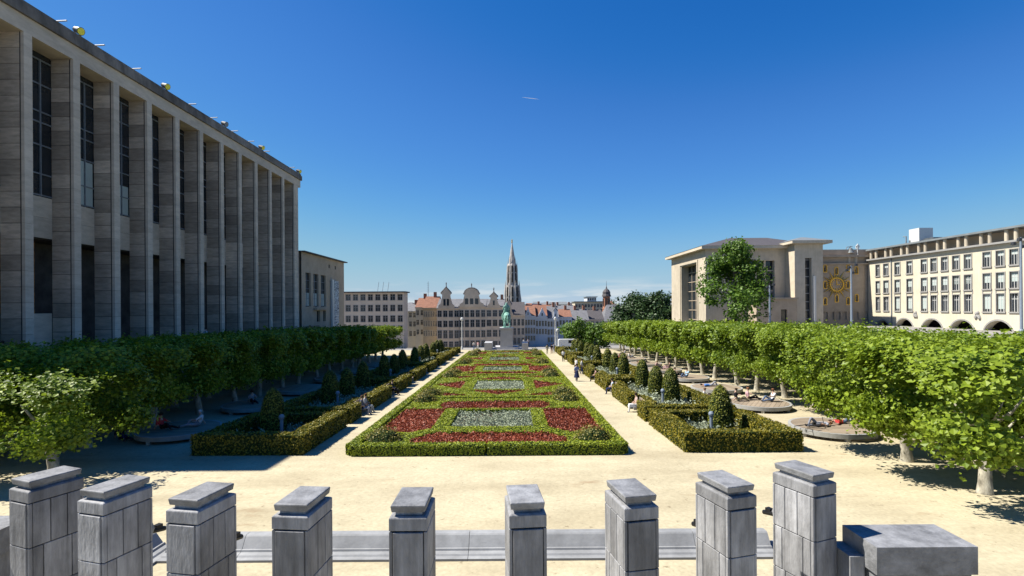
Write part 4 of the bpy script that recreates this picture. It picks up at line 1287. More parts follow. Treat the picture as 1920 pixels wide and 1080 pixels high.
# near blocks standing forward of the rows
for k, (x, y) in enumerate([(16.8, 18.2), (16.9, 22.1)]):
    plane_tree(x, y, True, k, ('leafy plane tree nearest the pylons on the sunny side', 'second plane tree from the pylons on the sunny side, beside the bare sand')[k], 'plane trees of the sunny side', (1.2, 1.05, .95))
for k, (x, y) in enumerate([(21.2, 14.4), (21.2, 18.4), (21.0, 22.6), (20.9, 26.8)]):
    plane_tree(x, y, True, k + 5, f'plane tree behind the two foremost ones on the sunny side, {ORD[k]} from the pylons', 'plane trees of the sunny side', (1, 1, .95))
lab_l = ['sunlit low plane tree nearest the pylons on the library side', 'half-lit plane tree behind the sunlit one on the library side', 'plane tree at the frame edge beside the sunlit one']
for k, (x, y, sz) in enumerate([(-19.0, 21.0, (1, 1, .78)), (-21.2, 25.6, (1, 1, .92)), (-23.2, 20.8, (1, 1, .80))]):
    plane_tree(x, y, True, k + 2, lab_l[k], 'plane trees of the library side', sz)
rowsdef = [('sunny', 'front', 20.9, 31.0, 17, 4.3), ('sunny', 'rear', 25.2, 16.5, 20, 4.3), ('library', 'front', -21.1, 30.2, 14, 4.1), ('library', 'rear', -25.0, 25.5, 15, 4.1)]
for sn, rn, x, ya, n, step in rowsdef:
    for k in range(n):
        y = ya + k * step + rng.uniform(-.15, .15)
        plane_tree(x + rng.uniform(-.12, .12), y, y < 46, k + (3 if rn == 'rear' else 0), f'plane tree in the {rn} row of the {sn} side, {ORD[k]} from the near end', f'plane trees of the {sn} side',
                   (1, 1, ((.95 if y < 36 else 1) if sn == 'sunny' else .93) + rng.uniform(-.02, .03)))

# ------------------------------------------------------------------ free-standing trees
def big_tree(x, y, z, h, rx, label, lm, n=420, per=16, size=.32, seed=0, conical=False, trunk_h=.25):
    t = thing('tree', label, 'tree', (x, y, z))
    r_ = np.random.default_rng(seed)
    q = G()
    lobes = []
    for k in range(16):
        a = r_.uniform(0, 2 * math.pi); u = r_.uniform(0, 1)
        zz = trunk_h + (1 - trunk_h) * (u * .88 + .06)
        rad = rx * ((1 - .75 * u) if conical else math.sqrt(max(.05, 1 - (2 * (u - .42)) ** 2 * .8))) * r_.uniform(.45, .8)
        lobes.append((rad * math.cos(a), rad * math.sin(a), zz * h, rx * r_.uniform(.28, .45) * ((1.1 - .6 * u) if conical else 1)))
    lobes.append((0, 0, h * .88, rx * .3))
    C = []; D = []
    for k in range(n):
        lx, ly, lz, lr = lobes[r_.integers(0, len(lobes))]
        d = r_.normal(size=3); d /= np.linalg.norm(d)
        C.append(np.array([lx, ly, lz]) + d * lr * r_.uniform(.6, 1.05)); D.append(d)
    C = np.repeat(np.array(C), per, axis=0); D = np.repeat(np.array(D), per, axis=0)
    P = C + r_.normal(size=C.shape) * size * .9
    q.leaves(P, D + np.array([0, 0, .5]), np.full(len(P), size), 0, spread=.7)
    q.obj('crown', L[lm], t, local=True)
    tr = G().tube([(0, 0, -.3), (0, 0, h * .25), (.1, 0, h * .6), (.05, .05, h * .9)], [.03 * h, .024 * h, .014 * h, .004 * h], 8)
    for lx, ly, lz, lr in lobes[:10]:
        tr.tube([(0, 0, lz * .6), (lx * .5, ly * .5, lz * .82), (lx, ly, lz)], [.011 * h, .007 * h, .003 * h], 5)
    tr.obj('trunk', M['bark_dark'], t, local=True)
    return t
p = at(1376, 455, 66)
big_tree(p.x, 66, 3.0, p.z - 3.0, 6.4, 'tall airy green tree standing before the pale hall', 'oak', n=520, per=20, size=.32, seed=3, conical=True, trunk_h=.05)
p = at(1193, 558, 128)
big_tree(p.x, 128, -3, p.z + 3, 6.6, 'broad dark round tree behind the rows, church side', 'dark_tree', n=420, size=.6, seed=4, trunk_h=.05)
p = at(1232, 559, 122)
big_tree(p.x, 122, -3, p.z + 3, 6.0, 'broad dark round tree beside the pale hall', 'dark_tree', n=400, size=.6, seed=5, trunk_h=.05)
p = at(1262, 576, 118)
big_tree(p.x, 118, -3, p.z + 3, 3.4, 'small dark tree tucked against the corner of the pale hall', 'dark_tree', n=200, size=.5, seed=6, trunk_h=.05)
p = at(1085, 604, 112)
big_tree(p.x, 112, gz(112), p.z - gz(112), 4.0, 'medium green tree at the far end of the sunny path', 'oak', n=300, size=.42, seed=8, trunk_h=.1)
p = at(1122, 612, 110)
big_tree(p.x, 110, gz(110), p.z - gz(110), 3.0, 'smaller leafy tree joining the far end of the sunny rows', 'oak', n=220, size=.42, seed=9, trunk_h=.1)

# ------------------------------------------------------------------ statue
SY = 104.0
sp = at(950, 655, SY)
stz = gz(SY) - .05
ped = thing('statue_pedestal', 'grey stone pedestal carrying the green horseman, with steps and low walls', 'pedestal', (sp.x, SY, stz))
pt_ = at(950, 614, SY).z
G().box(-3.6, 3.6, -2.6, 3, 0, .3).box(-2.4, 2.4, -2.0, 2.6, .3, .7).obj('steps', M['pedestal'], ped, local=True)
G().frust((0, .3), 1.3, 2.1, 1.2, 1.95, .7, pt_ - stz - .3).obj('shaft', M['pedestal'], ped, local=True)
G().box(-1.38, 1.38, -1.85, 2.45, pt_ - stz - .3, pt_ - stz).obj('top_slab', M['pedestal'], ped, local=True)
G().box(-4.4, -2.9, -2.5, 2, 0, 1.6).obj('side_block', M['pedestal'], ped, local=True)
G().box(3.1, 4.3, -2.5, 2, 0, 1.5).obj('side_block', M['pedestal'], ped, local=True)

def skinned(name, verts, edges, radii, root, mats, parent, seg_mat=None, sub=1):
    me = bpy.data.meshes.new(name)
    me.from_pydata(verts, edges, [])
    o = bpy.data.objects.new(name, me); COL.objects.link(o)
    sk = o.modifiers.new('skin', 'SKIN'); sk.use_smooth_shade = True
    ss = o.modifiers.new('sub', 'SUBSURF'); ss.levels = sub; ss.render_levels = sub
    for i, r_ in enumerate(radii):
        rr = r_ if hasattr(r_, '__len__') else (r_, r_)
        me.skin_vertices[0].data[i].radius = rr
        me.skin_vertices[0].data[i].use_root = (i == root)
    dg = bpy.context.evaluated_depsgraph_get(); dg.update()
    new = bpy.data.meshes.new_from_object(o.evaluated_get(dg))
    bpy.data.objects.remove(o)
    new.name = name
    new.materials.clear()
    for m_ in mats: new.materials.append(m_)
    if seg_mat:
        E = [(np.array(verts[a]), np.array(verts[b])) for a, b in edges]
        for p_ in new.polygons:
            c = np.array(p_.center); best = (1e9, 0)
            for (a, b), sm in zip(E, seg_mat):
                ab = b - a; t_ = np.clip(np.dot(c - a, ab) / (np.dot(ab, ab) + 1e-9), 0, 1)
                d_ = np.linalg.norm(c - a - t_ * ab)
                if d_ < best[0]: best = (d_, sm)
            p_.material_index = best[1]
    new.polygons.foreach_set('use_smooth', [True] * len(new.polygons))
    o = bpy.data.objects.new(name, new); COL.objects.link(o)
    if parent is not None: o.parent = parent
    return o
S_ = 1.95
hv = [(0, .0, 1.25), (0, -.55, 1.3), (0, .6, 1.3), (0, .95, 1.75), (0, 1.15, 2.05), (0, 1.5, 1.85),
      (-.2, -.6, 1.0), (-.22, -.55, .6), (-.22, -.68, .35), (-.22, -.62, .05), (.2, -.6, 1.0), (.22, -.75, .6), (.22, -.9, .35), (.22, -.82, .05),
      (-.18, .6, .95), (-.19, .62, .5), (-.19, .6, .05), (.18, .6, .95), (.2, .85, .65), (.2, .75, .35), (0, -.82, 1.3), (0, -1.0, .9), (0, -1.0, .5)]
he = [(0, 1), (0, 2), (2, 3), (3, 4), (4, 5), (1, 6), (6, 7), (7, 8), (8, 9), (1, 10), (10, 11), (11, 12), (12, 13), (2, 14), (14, 15), (15, 16), (2, 17), (17, 18), (18, 19), (1, 20), (20, 21), (21, 22)]
hr = [(.33, .36), (.34, .36), (.30, .36), (.2, .25), (.13, .16), (.07, .09), .19, .11, .07, .08, .19, .11, .07, .08, .15, .08, .08, .15, .08, .07, .09, .10, .04]
stt = thing('horseman_statue', 'green bronze rider on horseback seen from behind on the pedestal', 'statue', (sp.x, SY + .3, pt_))
stt.rotation_euler = (0, 0, R(8))
ho = skinned('horse', [tuple(S_ * c for c in v) for v in hv], he, [tuple(S_ * q for q in (r_ if hasattr(r_, '__len__') else (r_, r_))) for r_ in hr], 0, [M['verdigris']], stt)
rv = [(0, -.05, 1.62), (0, -.08, 1.95), (0, -.06, 2.25), (0, -.04, 2.42), (0, -.02, 2.62), (-.24, -.06, 2.18), (-.34, 0, 1.92), (-.2, .22, 1.8), (.24, -.06, 2.18), (.34, 0, 1.92), (.2, .22, 1.8),
      (-.22, .05, 1.55), (-.38, .28, 1.25), (-.38, .1, .85), (-.38, .25, .78), (.22, .05, 1.55), (.38, .28, 1.25), (.38, .1, .85), (.38, .25, .78)]
re = [(0, 1), (1, 2), (2, 3), (3, 4), (2, 5), (5, 6), (6, 7), (2, 8), (8, 9), (9, 10), (0, 11), (11, 12), (12, 13), (13, 14), (0, 15), (15, 16), (16, 17), (17, 18)]
rr_ = [(.22, .19), (.2, .16), (.2, .14), .08, .135, .1, .08, .06, .1, .08, .06, .14, .12, .08, .06, .14, .12, .08, .06]
skinned('rider', [tuple(S_ * c for c in v) for v in rv], re, [tuple(S_ * q for q in (r_ if hasattr(r_, '__len__') else (r_, r_))) for r_ in rr_], 0, [M['verdigris']], stt)
G().box(-.75, .75, -1.7, 1.5, 0, .14).obj('plinth', M['verdigris'], stt, local=True)

# ------------------------------------------------------------------ people
POSES = {
 'walk': ([(0, 0, .93), (0, .01, 1.15), (0, 0, 1.38), (0, -.01, 1.49), (0, -.03, 1.63), (-.17, 0, 1.37), (-.23, .06, 1.1), (-.22, -.06, .88), (.17, 0, 1.37), (.23, -.03, 1.1), (.22, -.16, .9),
           (-.09, 0, .88), (-.1, -.12, .5), (-.1, -.1, .09), (-.1, -.24, .04), (.09, 0, .88), (.1, .04, .48), (.1, .2, .12), (.1, .1, .04)], 0.0),
 'sit': ([(0, 0, .55), (0, .05, .78), (0, .04, 1.0), (0, .01, 1.11), (0, -.03, 1.25), (-.17, .03, .99), (-.24, -.03, .74), (-.14, -.26, .66), (.17, .03, .99), (.24, -.03, .74), (.12, -.28, .68),
          (-.1, -.03, .53), (-.12, -.46, .52), (-.12, -.44, .1), (-.12, -.58, .05), (.1, -.03, .53), (.12, -.46, .53), (.14, -.52, .1), (.14, -.66, .05)], 0.0),
 'floor': ([(0, 0, .13), (0, .09, .34), (0, .12, .55), (0, .09, .66), (0, .04, .79), (-.17, .12, .54), (-.24, .1, .3), (-.2, .3, .06), (.17, .11, .54), (.24, -.1, .4), (.16, -.34, .42),
            (-.1, -.03, .13), (-.14, -.42, .38), (-.13, -.66, .08), (-.13, -.78, .05), (.1, -.03, .13), (.14, -.48, .16), (.15, -.88, .08), (.15, -.95, .14)], 0.0),
 'lie': ([(0, 0, .12), (0, .22, .13), (0, .44, .13), (0, .55, .14), (0, .70, .16), (-.18, .42, .11), (-.38, .55, .08), (-.3, .8, .1), (.18, .42, .11), (.3, .2, .09), (.2, -.02, .2),
          (-.1, -.04, .12), (-.1, -.36, .46), (-.1, -.52, .09), (-.1, -.66, .06), (.1, -.04, .12), (.12, -.46, .12), (.13, -.86, .09), (.13, -.9, .2)], 0.0)}
PE = [(0, 1), (1, 2), (2, 3), (3, 4), (2, 5), (5, 6), (6, 7), (2, 8), (8, 9), (9, 10), (0, 11), (11, 12), (12, 13), (13, 14), (0, 15), (15, 16), (16, 17), (17, 18)]
PS = [0, 0, 2, 2, 0, 0, 2, 0, 0, 2, 1, 1, 1, 3, 1, 1, 1, 3]
PRd = [(.15, .115), (.14, .105), (.15, .1), .055, (.085, .1), .075, .052, .04, .075, .052, .04, .095, .07, .05, .04, .095, .07, .05, .04]
pm = {}
cloth_cache = {}
def cloth(c):
    c = tuple(round(q, 3) for q in c)
    if c not in cloth_cache: cloth_cache[c] = mat('cloth', tuple(q * .75 for q in c), .9, .12, 6, spec=.1)
    return cloth_cache[c]
def person(pose, x, y, z, rz, top, bottom, label, hair=(.05, .03, .02), shoes=None, scale=1.0, skirt=False):
    t = thing('person', label, 'person', (x, y, z), rz, 'people in the garden')
    t.scale = (scale,) * 3
    if pose not in pm:
        vs_ = POSES[pose][0]
        bo = skinned('body', vs_, PE, PRd, 0, [M['skin']] * 4, t, PS)
        hd, nk = Vector(vs_[4]), Vector(vs_[3])
        up = (hd - nk).normalized()
        fwd = Vector((0, -1, 0)); fwd = (fwd - up * fwd.dot(up)).normalized()
        if pose == 'lie': fwd = Vector((0, 0, 1))
        sdv = up.cross(fwd)
        q = G(); v = []; n1, n2 = 10, 5
        for i in range(n2 + 1):
            th = R(105) * i / n2
            for j in range(n1):
                a = 2 * math.pi * j / n1
                dv = up * math.cos(th) + (sdv * math.cos(a) - fwd * math.sin(a) * 1.0) * math.sin(th)
                rad = .118 if math.sin(a) > -.35 or th < R(55) else .085
                v.append(hd + up * .01 - fwd * .012 + Vector(dv) * rad)
        f = [(i * n1 + j, i * n1 + (j + 1) % n1, (i + 1) * n1 + (j + 1) % n1, (i + 1) * n1 + j) for i in range(n2) for j in range(n1)]
        hr_ = q.add(v, f).obj('hair', M['shoe'], t, local=True, smooth=True)
        pm[pose] = (bo, hr_)
        bo_, h_ = bo, hr_
    else:
        bo_, h_ = link_copy(pm[pose][0], t), link_copy(pm[pose][1], t)
    for s_, m_ in zip(bo_.material_slots, (cloth(top), cloth(bottom), M['skin'], cloth(shoes) if shoes else M['shoe'])):
        s_.link = 'OBJECT'; s_.material = m_
    h_.material_slots[0].link = 'OBJECT'; h_.material_slots[0].material = cloth(hair)
    if skirt:
        if pose == 'walk': G().lathe([(.15, 1.0), (.2, .8), (.29, .38)], (0, 0, 0), 12, cap=False).obj('skirt', cloth(bottom), t, local=True, smooth=True)
        else: G().frust((0, -.22), .2, .3, .17, .26, .42, .62).obj('skirt', cloth(bottom), t, local=True)
    return t
NAVY, WHITE, BLACK, GREY, RED, BLUE, PINK, JEANS, KHAKI = (.03, .04, .10), (.75, .75, .74), (.02, .02, .025), (.35, .37, .42), (.55, .05, .05), (.08, .2, .5), (.65, .4, .42), (.12, .17, .28), (.4, .36, .22)
# walkers on the sunny path
person('walk', 6.4, 51.0, gz(51), R(10), (.25, .3, .5), NAVY, 'person walking in a long navy skirt along the sunny path', skirt=True)
person('walk', 7.75, 57.2, gz(57.2), R(70), WHITE, NAVY, 'person in white shirt and dark trousers standing at the hedge niche', hair=(.04, .03, .03))
person('walk', 7.3, 58.6, gz(58.6), R(-60), WHITE, BLACK, 'person in white leaning in behind the one at the niche')
person('walk', 7.35, 73.8, gz(73.8), R(175), WHITE, BLACK, 'lone walker in white top and black trousers by the hedge')
person('walk', 6.1, 89.5, gz(89.5), R(5), KHAKI, KHAKI, 'walker in brownish clothes at the far end of the sunny path')
person('walk', 6.95, 90.5, gz(90.5), R(-5), BLACK, (.3, .12, .12), 'walker in black top beside the brown-clad one')
person('walk', 7.5, 92.5, gz(92.5), R(180), GREY, GREY, 'walker in grey near the far lamp post')
# bench sitters (bench faces the path: sunny side looks towards -X)
BS = R(-90)
person('sit', 8.25, 34.2, gz(34.2) - .08, BS, (.6, .42, .36), WHITE, 'person in white skirt sitting on the nearest sunny bench', skirt=True)
person('sit', 8.25, 42.4, gz(42.4) - .08, BS, (.55, .62, .72), NAVY, 'person in pale blue shirt sitting on the second sunny bench')
person('sit', 8.25, 50.9, gz(50.9) - .08, BS, (.5, .3, .28), BLACK, 'person with bare legs sitting on the third sunny bench', hair=(.03, .02, .02))
person('sit', -9.98, 33.9, gz(33.9) - .08, R(90), (.12, .13, .17), GREY, 'person in dark top sitting on the nearest library-side bench', hair=(.1, .06, .04))
person('sit', -9.98, 34.7, gz(34.7) - .08, R(90), (.5, .5, .5), (.45, .45, .42), 'person in pale clothes sharing the nearest library-side bench', hair=(.12, .06, .03))
person('sit', -9.98, 42.5, gz(42.5) - .08, R(90), BLACK, BLACK, 'person dressed in black on the second library-side bench')
# on the decks
def dz(y): return gz(y) + .445
person('lie', 16.3, 27.3, dz(27.3), R(-80), (.42, .44, .5), (.28, .3, .36), 'person in grey lying with one knee up on the nearest sunny deck', hair=(.3, .16, .08))
person('lie', 18.0, 27.9, dz(27.9), R(95), RED, JEANS, 'person in red top lying at the edge of the nearest sunny deck', shoes=(.6, .08, .08))
person('floor', 15.6, 35.6, dz(35.6), R(80), BLACK, KHAKI, 'person in black top sitting on the second sunny deck')
person('floor', 16.6, 36.0, dz(36), R(85), PINK, BLACK, 'person in pink top sitting in the middle of the second sunny deck', hair=(.25, .12, .06))
person('floor', 17.9, 35.3, dz(35.3), R(-80), WHITE, JEANS, 'person in white sweater reaching out on the second sunny deck', hair=(.2, .09, .05))
person('lie', 16.7, 43.2, dz(43.2), R(80), BLUE, GREY, 'person in blue lying across the third sunny deck')
person('floor', 14.7, 39.0, gz(39.0), R(60), WHITE, GREY, 'person in white sitting on the sand behind the topiary bed', hair=(.15, .08, .05))
person('floor', 16.1, 50.6, dz(50.6), R(100), NAVY, BLACK, 'person in navy sitting on the fourth sunny deck')
person('floor', 17.0, 50.0, dz(50), R(-60), (.4, .6, .75), JEANS, 'person in light blue sitting on the fourth sunny deck')
person('floor', 16.6, 58.6, dz(58.6), R(40), (.6, .4, .35), BLACK, 'bare-shouldered person sitting on the fifth sunny deck', hair=(.3, .2, .1))
person('floor', 17.8, 58.2, dz(58.2), R(-80), BLACK, PINK, 'person in dark top sitting on the fifth sunny deck')
person('lie', 16.9, 66.2, dz(66.2), R(80), (.6, .35, .3), BLACK, 'sunbather lying on the sixth sunny deck')
person('floor', 15.6, 74.4, dz(74) - .4, R(10), RED, WHITE, 'person in bright red sitting before the seventh sunny deck', hair=(.3, .05, .04))
person('floor', 17.0, 74.2, dz(74.2), R(80), WHITE, GREY, 'person in white sitting on the seventh sunny deck')
person('floor', 17.9, 81.8, dz(81.8), R(-80), GREY, BLACK, 'person in grey sitting on the farthest sunny deck')
person('floor', -18.9, 27.6, dz(27.6), R(80), RED, BLACK, 'person in red sitting on the nearest shaded deck')
person('floor', -17.4, 28.4, dz(28.4), R(-70), WHITE, GREY, 'person in white print shirt and grey cap on the nearest shaded deck', hair=(.5, .5, .5))
person('floor', -20.8, 27.2, gz(27.2), R(60), (.03, .03, .05), NAVY, 'person in dark clothes sitting in shade beside the nearest deck')
person('floor', -18.4, 36.2, dz(36.2), R(40), (.3, .3, .32), BLACK, 'person sitting on the second shaded deck')
# by the statue and on the raised walk
person('walk', sp.x - 6.6, 103.2, gz(103), R(30), WHITE, JEANS, 'person in white standing near the pale lamp post')
person('walk', sp.x - 5.8, 103.6, gz(103), R(-30), PINK, WHITE, 'person in pink top next to the one by the lamp post')
person('walk', sp.x + 3.6, 107.4, gz(107) + .4, R(0), WHITE, NAVY, 'person in white shirt beside the statue pedestal')
person('walk', sp.x + 4.5, 107.6, gz(107) + .4, R(20), (.7, .6, .6), BLACK, 'person in pale top beside the statue pedestal')
person('walk', -27.9, 46.6, Z0, R(90), (.5, .55, .75), NAVY, 'person in pale blue leaning at the library railing')
person('walk', -27.9, 28.0, Z0, R(90), (.2, .22, .4), BLACK, 'person in dark blue at the near end of the library railing')
# bell striker figure on the clock roof (a statue)
p = at(1610.5, 465, KY)
sk_ = skinned('bell_striker', POSES['walk'][0], PE, PRd, 0, [M['white_metal']], None)
sk_.scale = (1.1,) * 3; sk_.location = (p.x, KY + .3, kz + 1.5)
tag(sk_, 'pale metal figure standing beside the bell on the clock roof', 'statue')

# bicycle lying on the nearest deck
bk = thing('bicycle', 'dark bicycle lying beside the person in grey on the deck', 'bicycle', (15.35, 27.15, dz(27.15) + .1), R(15))
bk.rotation_euler = (R(72), 0, R(25))
for xx in (-.52, .52):
    q = G()
    for k in range(20):
        a0, a1 = 2 * math.pi * k / 20, 2 * math.pi * (k + 1) / 20
        q.tube([(xx + .33 * math.cos(a0), 0, .33 + .33 * math.sin(a0)), (xx + .33 * math.cos(a1), 0, .33 + .33 * math.sin(a1))], .02, 5, cap=False)
    for k in range(8):
        a0 = math.pi * k / 8
        q.tube([(xx + .32 * math.cos(a0), 0, .33 + .32 * math.sin(a0)), (xx - .32 * math.cos(a0), 0, .33 - .32 * math.sin(a0))], .004, 4, cap=False)
    q.obj('wheel', M['rubber'], bk, local=True)
G().tube([(-.52, 0, .33), (-.15, 0, .3), (.4, 0, .75), (-.2, 0, .78), (-.15, 0, .3)], .018, 6).tube([(-.52, 0, .33), (-.2, 0, .78)], .014, 6).tube([(.52, 0, .33), (.4, 0, .75), (.36, 0, .95)], .018, 6).obj('bike_frame', M['black_metal'], bk, local=True)
G().tube([(.36, -.28, .97), (.38, 0, .95), (.36, .28, .97)], .014, 6).obj('handlebar', M['black_metal'], bk, local=True)
G().frust((-.22, 0), .12, .07, .1, .05, .82, .88).tube([(-.2, 0, .78), (-.22, 0, .83)], .014, 6).obj('saddle', M['rubber'], bk, local=True)

# ------------------------------------------------------------------ lamp posts
def lamp_post(x, y, z, h, label, m_, style=0):
    t = thing('lamp_post', label, 'lamp post', (x, y, z), 0, 'lamp posts')
    if style == 0:
        G().lathe([(.22, 0), (.2, .6), (.13, .7), (.09, h - .4), (.07, h)], (0, 0, 0), 10).obj('post', m_, t, local=True)
        for k in range(4):
            a = k * math.pi / 2 + .6
            G().tube([(0, 0, h - .9 + .3 * k), (.3 * math.cos(a), .3 * math.sin(a), h - .85 + .3 * k)], .03, 5).lathe([(.05, -.16), (.2, -.1), (.17, .12), (.05, .18)], (.5 * math.cos(a), .5 * math.sin(a), h - .85 + .3 * k), 8).obj('spotlight', M['black_metal'], t, local=True)
    else:
        G().lathe([(.24, 0), (.2, .5), (.13, .6), (.10, h - .6), (.17, h - .5)], (0, 0, 0), 12).obj('post', m_, t, local=True)
        G().lathe([(.17, h - .5), (.3, h - .35), (.3, h), (.2, h + .1), (.05, h + .25)], (0, 0, 0), 12).obj('lantern', M['white_metal'], t, local=True)
for (x, y0, y1, Y, lab) in ((1443, 535, 640, 62, 'slim dark lamp post in front of the airy tree'), (1596, 498, 640, 62, 'dark lamp post with spotlights in front of the star clock')):
    p = at(x, y0, Y)
    lamp_post(p.x, Y, 3.2, p.z - 3.2, lab, M['lamp_blue'])
p = at(1914, 445, 48)
lamp_post(p.x, 48, 3.2, p.z - 3.2, 'thick dark lamp post with spotlights before the arcade building', M['lamp_blue'])
p = at(866, 597, 108)
lamp_post(p.x, 108, gz(108), p.z - gz(108), 'pale lantern post standing before the gabled houses', M['white_metal'], 1)
p = at(1041, 596, 108)
lamp_post(p.x, 108, gz(108), p.z - gz(108), 'pale lantern post at the end of the sunny path', M['white_metal'], 1)
p = at(1045, 618, 112)
lamp_post(p.x, 112, gz(112), p.z - gz(112), 'shorter pale post just behind the lantern post on the sunny path', M['white_metal'], 1)

# white van behind the hedge end
p = at(1066, 662, 106)
van = thing('van', 'white van parked beyond the end of the sunny hedges', 'van', (p.x + .4, 107, gz(107)), 0)
prof = [(-2.4, .35), (2.4, .35), (2.4, 1.0), (2.1, 1.15), (1.5, 1.85), (1.1, 2.0), (-2.2, 2.0), (-2.4, 1.8)]
G().prism_y(prof, -.95, .95).obj('body', M['car_white'], van, local=True)
G().prism_y([(1.3, 1.2), (1.95, 1.2), (1.5, 1.75), (1.3, 1.8)], -.96, -.953).box(-.4, 1.15, -.96, -.953, 1.2, 1.8).obj('side_window', M['glass_dark'], van, local=True)
for xx in (-1.5, 1.5):
    for yy in (-.95, .75):
        w = G()
        w.tube([(xx, yy, .35), (xx, yy + .2, .35)], .35, 14).obj('wheel', M['rubber'], van, local=True)

# ------------------------------------------------------------------ the lower town
win_cache = {}
def house(name_label, x0, x1, y_eave, y_base, Y, wm, rm, ncol, rws, gable=None, ridge=None, chim=0, cat='house', depth=12, group='houses beyond the garden', flat=False, wfrac=.55, balcony=False, frame='house_cream'):
    a, b = at(x0, y_eave, Y), at(x1, y_eave, Y)
    zb = at(x0, y_base, Y).z - 1.5
    X0, X1, zt = a.x, b.x, (a.z + b.z) / 2
    t = thing('house' if cat == 'house' else 'building', name_label, cat, ((X0 + X1) / 2, Y, zb), 0, group)
    cw = (X1 - X0) / ncol
    holes = []
    for ya, yb in rws:
        za, zc = at(x0, yb, Y).z, at(x0, ya, Y).z
        for c in range(ncol):
            m_ = X0 + (c + .5) * cw
            holes.append((m_ - cw * wfrac / 2, m_ + cw * wfrac / 2, za, zc))
    w = G().wall(X0, X1, zb, zt, holes, Y, .25)
    for xx in (X0, X1):
        w.add([(xx, Y, zb), (xx, Y + depth, zb), (xx, Y + depth, zt), (xx, Y, zt)], [(0, 1, 2, 3)])
    w.obj('wall', M[wm], t)
    for (ha, hb, hc, hd) in holes:
        wd, hh = hb - ha, hd - hc
        key = (round(wd, 2), round(hh, 2), frame)
        if key not in win_cache:
            q = G()
            q.box(0, wd, .18, .22, 0, hh, 1)
            q.box(wd / 2 - .05, wd / 2 + .05, .1, .18, 0, hh, 0).box(0, wd, .1, .17, hh * .62, hh * .62 + .09, 0)
            q.box(-.08, wd + .08, -.1, .0, -.14, -.01, 0)
            q.box(-.1, 0, -.05, 0, 0, hh + .1, 0).box(wd, wd + .1, -.05, 0, 0, hh + .1, 0).box(0, wd, -.05, 0, hh, hh + .1, 0)
            o = q.obj('window', [M[frame], M['glass_dark']], t, local=True)
            win_cache[key] = o
        else: o = link_copy(win_cache[key], t)
        o.location = Vector((ha, Y, hc)) - t.location
    G().box(X0 - .1, X1 + .1, Y - .3, Y - .003, zt - .35, zt).obj('cornice', M[wm], t)
    if flat:
        G().box(X0 - .6, X1 + .6, Y - .8, Y + depth, zt + .003, zt + .3).obj('roof', M[rm], t)
    else:
        zr = at(x0, ridge, Y).z if ridge else zt + 4
        rf = G()
        rf.add([(X0 - .1, Y - .35, zt), (X1 + .1, Y - .35, zt), (X1 + .1, Y + depth, zt), (X0 - .1, Y + depth, zt), (X0 - .1, Y + depth * .5, zr), (X1 + .1, Y + depth * .5, zr)],
               [(0, 1, 5, 4), (2, 3, 4, 5), (0, 4, 3), (1, 2, 5)])
        ro = rf.obj('roof', M[rm], t)
        for k in range(chim):
            xx = X0 + (X1 - X0) * (k + .5) / chim + .6
            G().box(xx - .4, xx + .4, Y + depth * .45, Y + depth * .55, zr - 1.2, zr + 1.3).obj('chimney', M['brick_red'], ro)
    if gable:
        kind, gx0, gx1, gtop, nw = gable
        ga, gb = at(gx0, y_eave, Y).x, at(gx1, y_eave, Y).x
        gt = at(gx0, gtop, Y).z
        m_, hw_, hh = (ga + gb) / 2, (gb - ga) / 2, gt - zt
        if kind == 'bell':
            prof = [(-1, 0), (-1, .1), (-.72, .2), (-.52, .5), (-.5, .62), (-.62, .66), (-.62, .72), (-.3, .86), (0, 1), (.3, .86), (.62, .72), (.62, .66), (.5, .62), (.52, .5), (.72, .2), (1, .1), (1, 0)]
        elif kind == 'arch':
            prof = [(-1, 0), (-1, .12), (-.72, .22), (-.6, .62), (-.68, .64), (-.68, .68)] + [(-.6 * math.cos(q), .68 + .32 * math.sin(q)) for q in np.linspace(.1, math.pi - .1, 9)] + [(.68, .68), (.68, .64), (.6, .62), (.72, .22), (1, .12), (1, 0)]
        elif kind == 'step':
            prof = [(-1, 0), (-1, .2), (-.7, .2), (-.7, .45), (-.42, .45), (-.42, .7), (-.18, .7), (-.18, 1), (.18, 1), (.18, .7), (.42, .7), (.42, .45), (.7, .45), (.7, .2), (1, .2), (1, 0)]
        else:
            prof = [(-1, 0), (0, 1), (1, 0)]
        gg_ = G().prism_y([(m_ + px * hw_, zt + pz_ * hh) for px, pz_ in prof], Y - .35, Y + .35)
        go = gg_.obj('gable', M[wm], t)
        if kind in ('bell', 'arch'):
            top = [(m_ + px * hw_ * 1.04, zt + pz_ * hh) for px, pz_ in prof if pz_ >= .66]
            G().tube([(x, Y - .35, z + .05) for x, z in top], .16, 5).obj('coping', M['roof_grey'], go)
            G().tube([(m_, Y, gt), (m_, Y, gt + .5), (m_, Y, gt + 1.0), (m_, Y, gt + 1.4)], [.22, .1, .2, .03], 6).obj('finial', M['roof_grey'], go)
        for c in range(nw):
            xx = m_ + (c - (nw - 1) / 2) * hw_ * .42
            G().box(xx - hw_ * .14, xx + hw_ * .14, Y - .38, Y - .352, zt + hh * .1, zt + hh * .42).obj('window', M['glass_dark'], go)
    return t
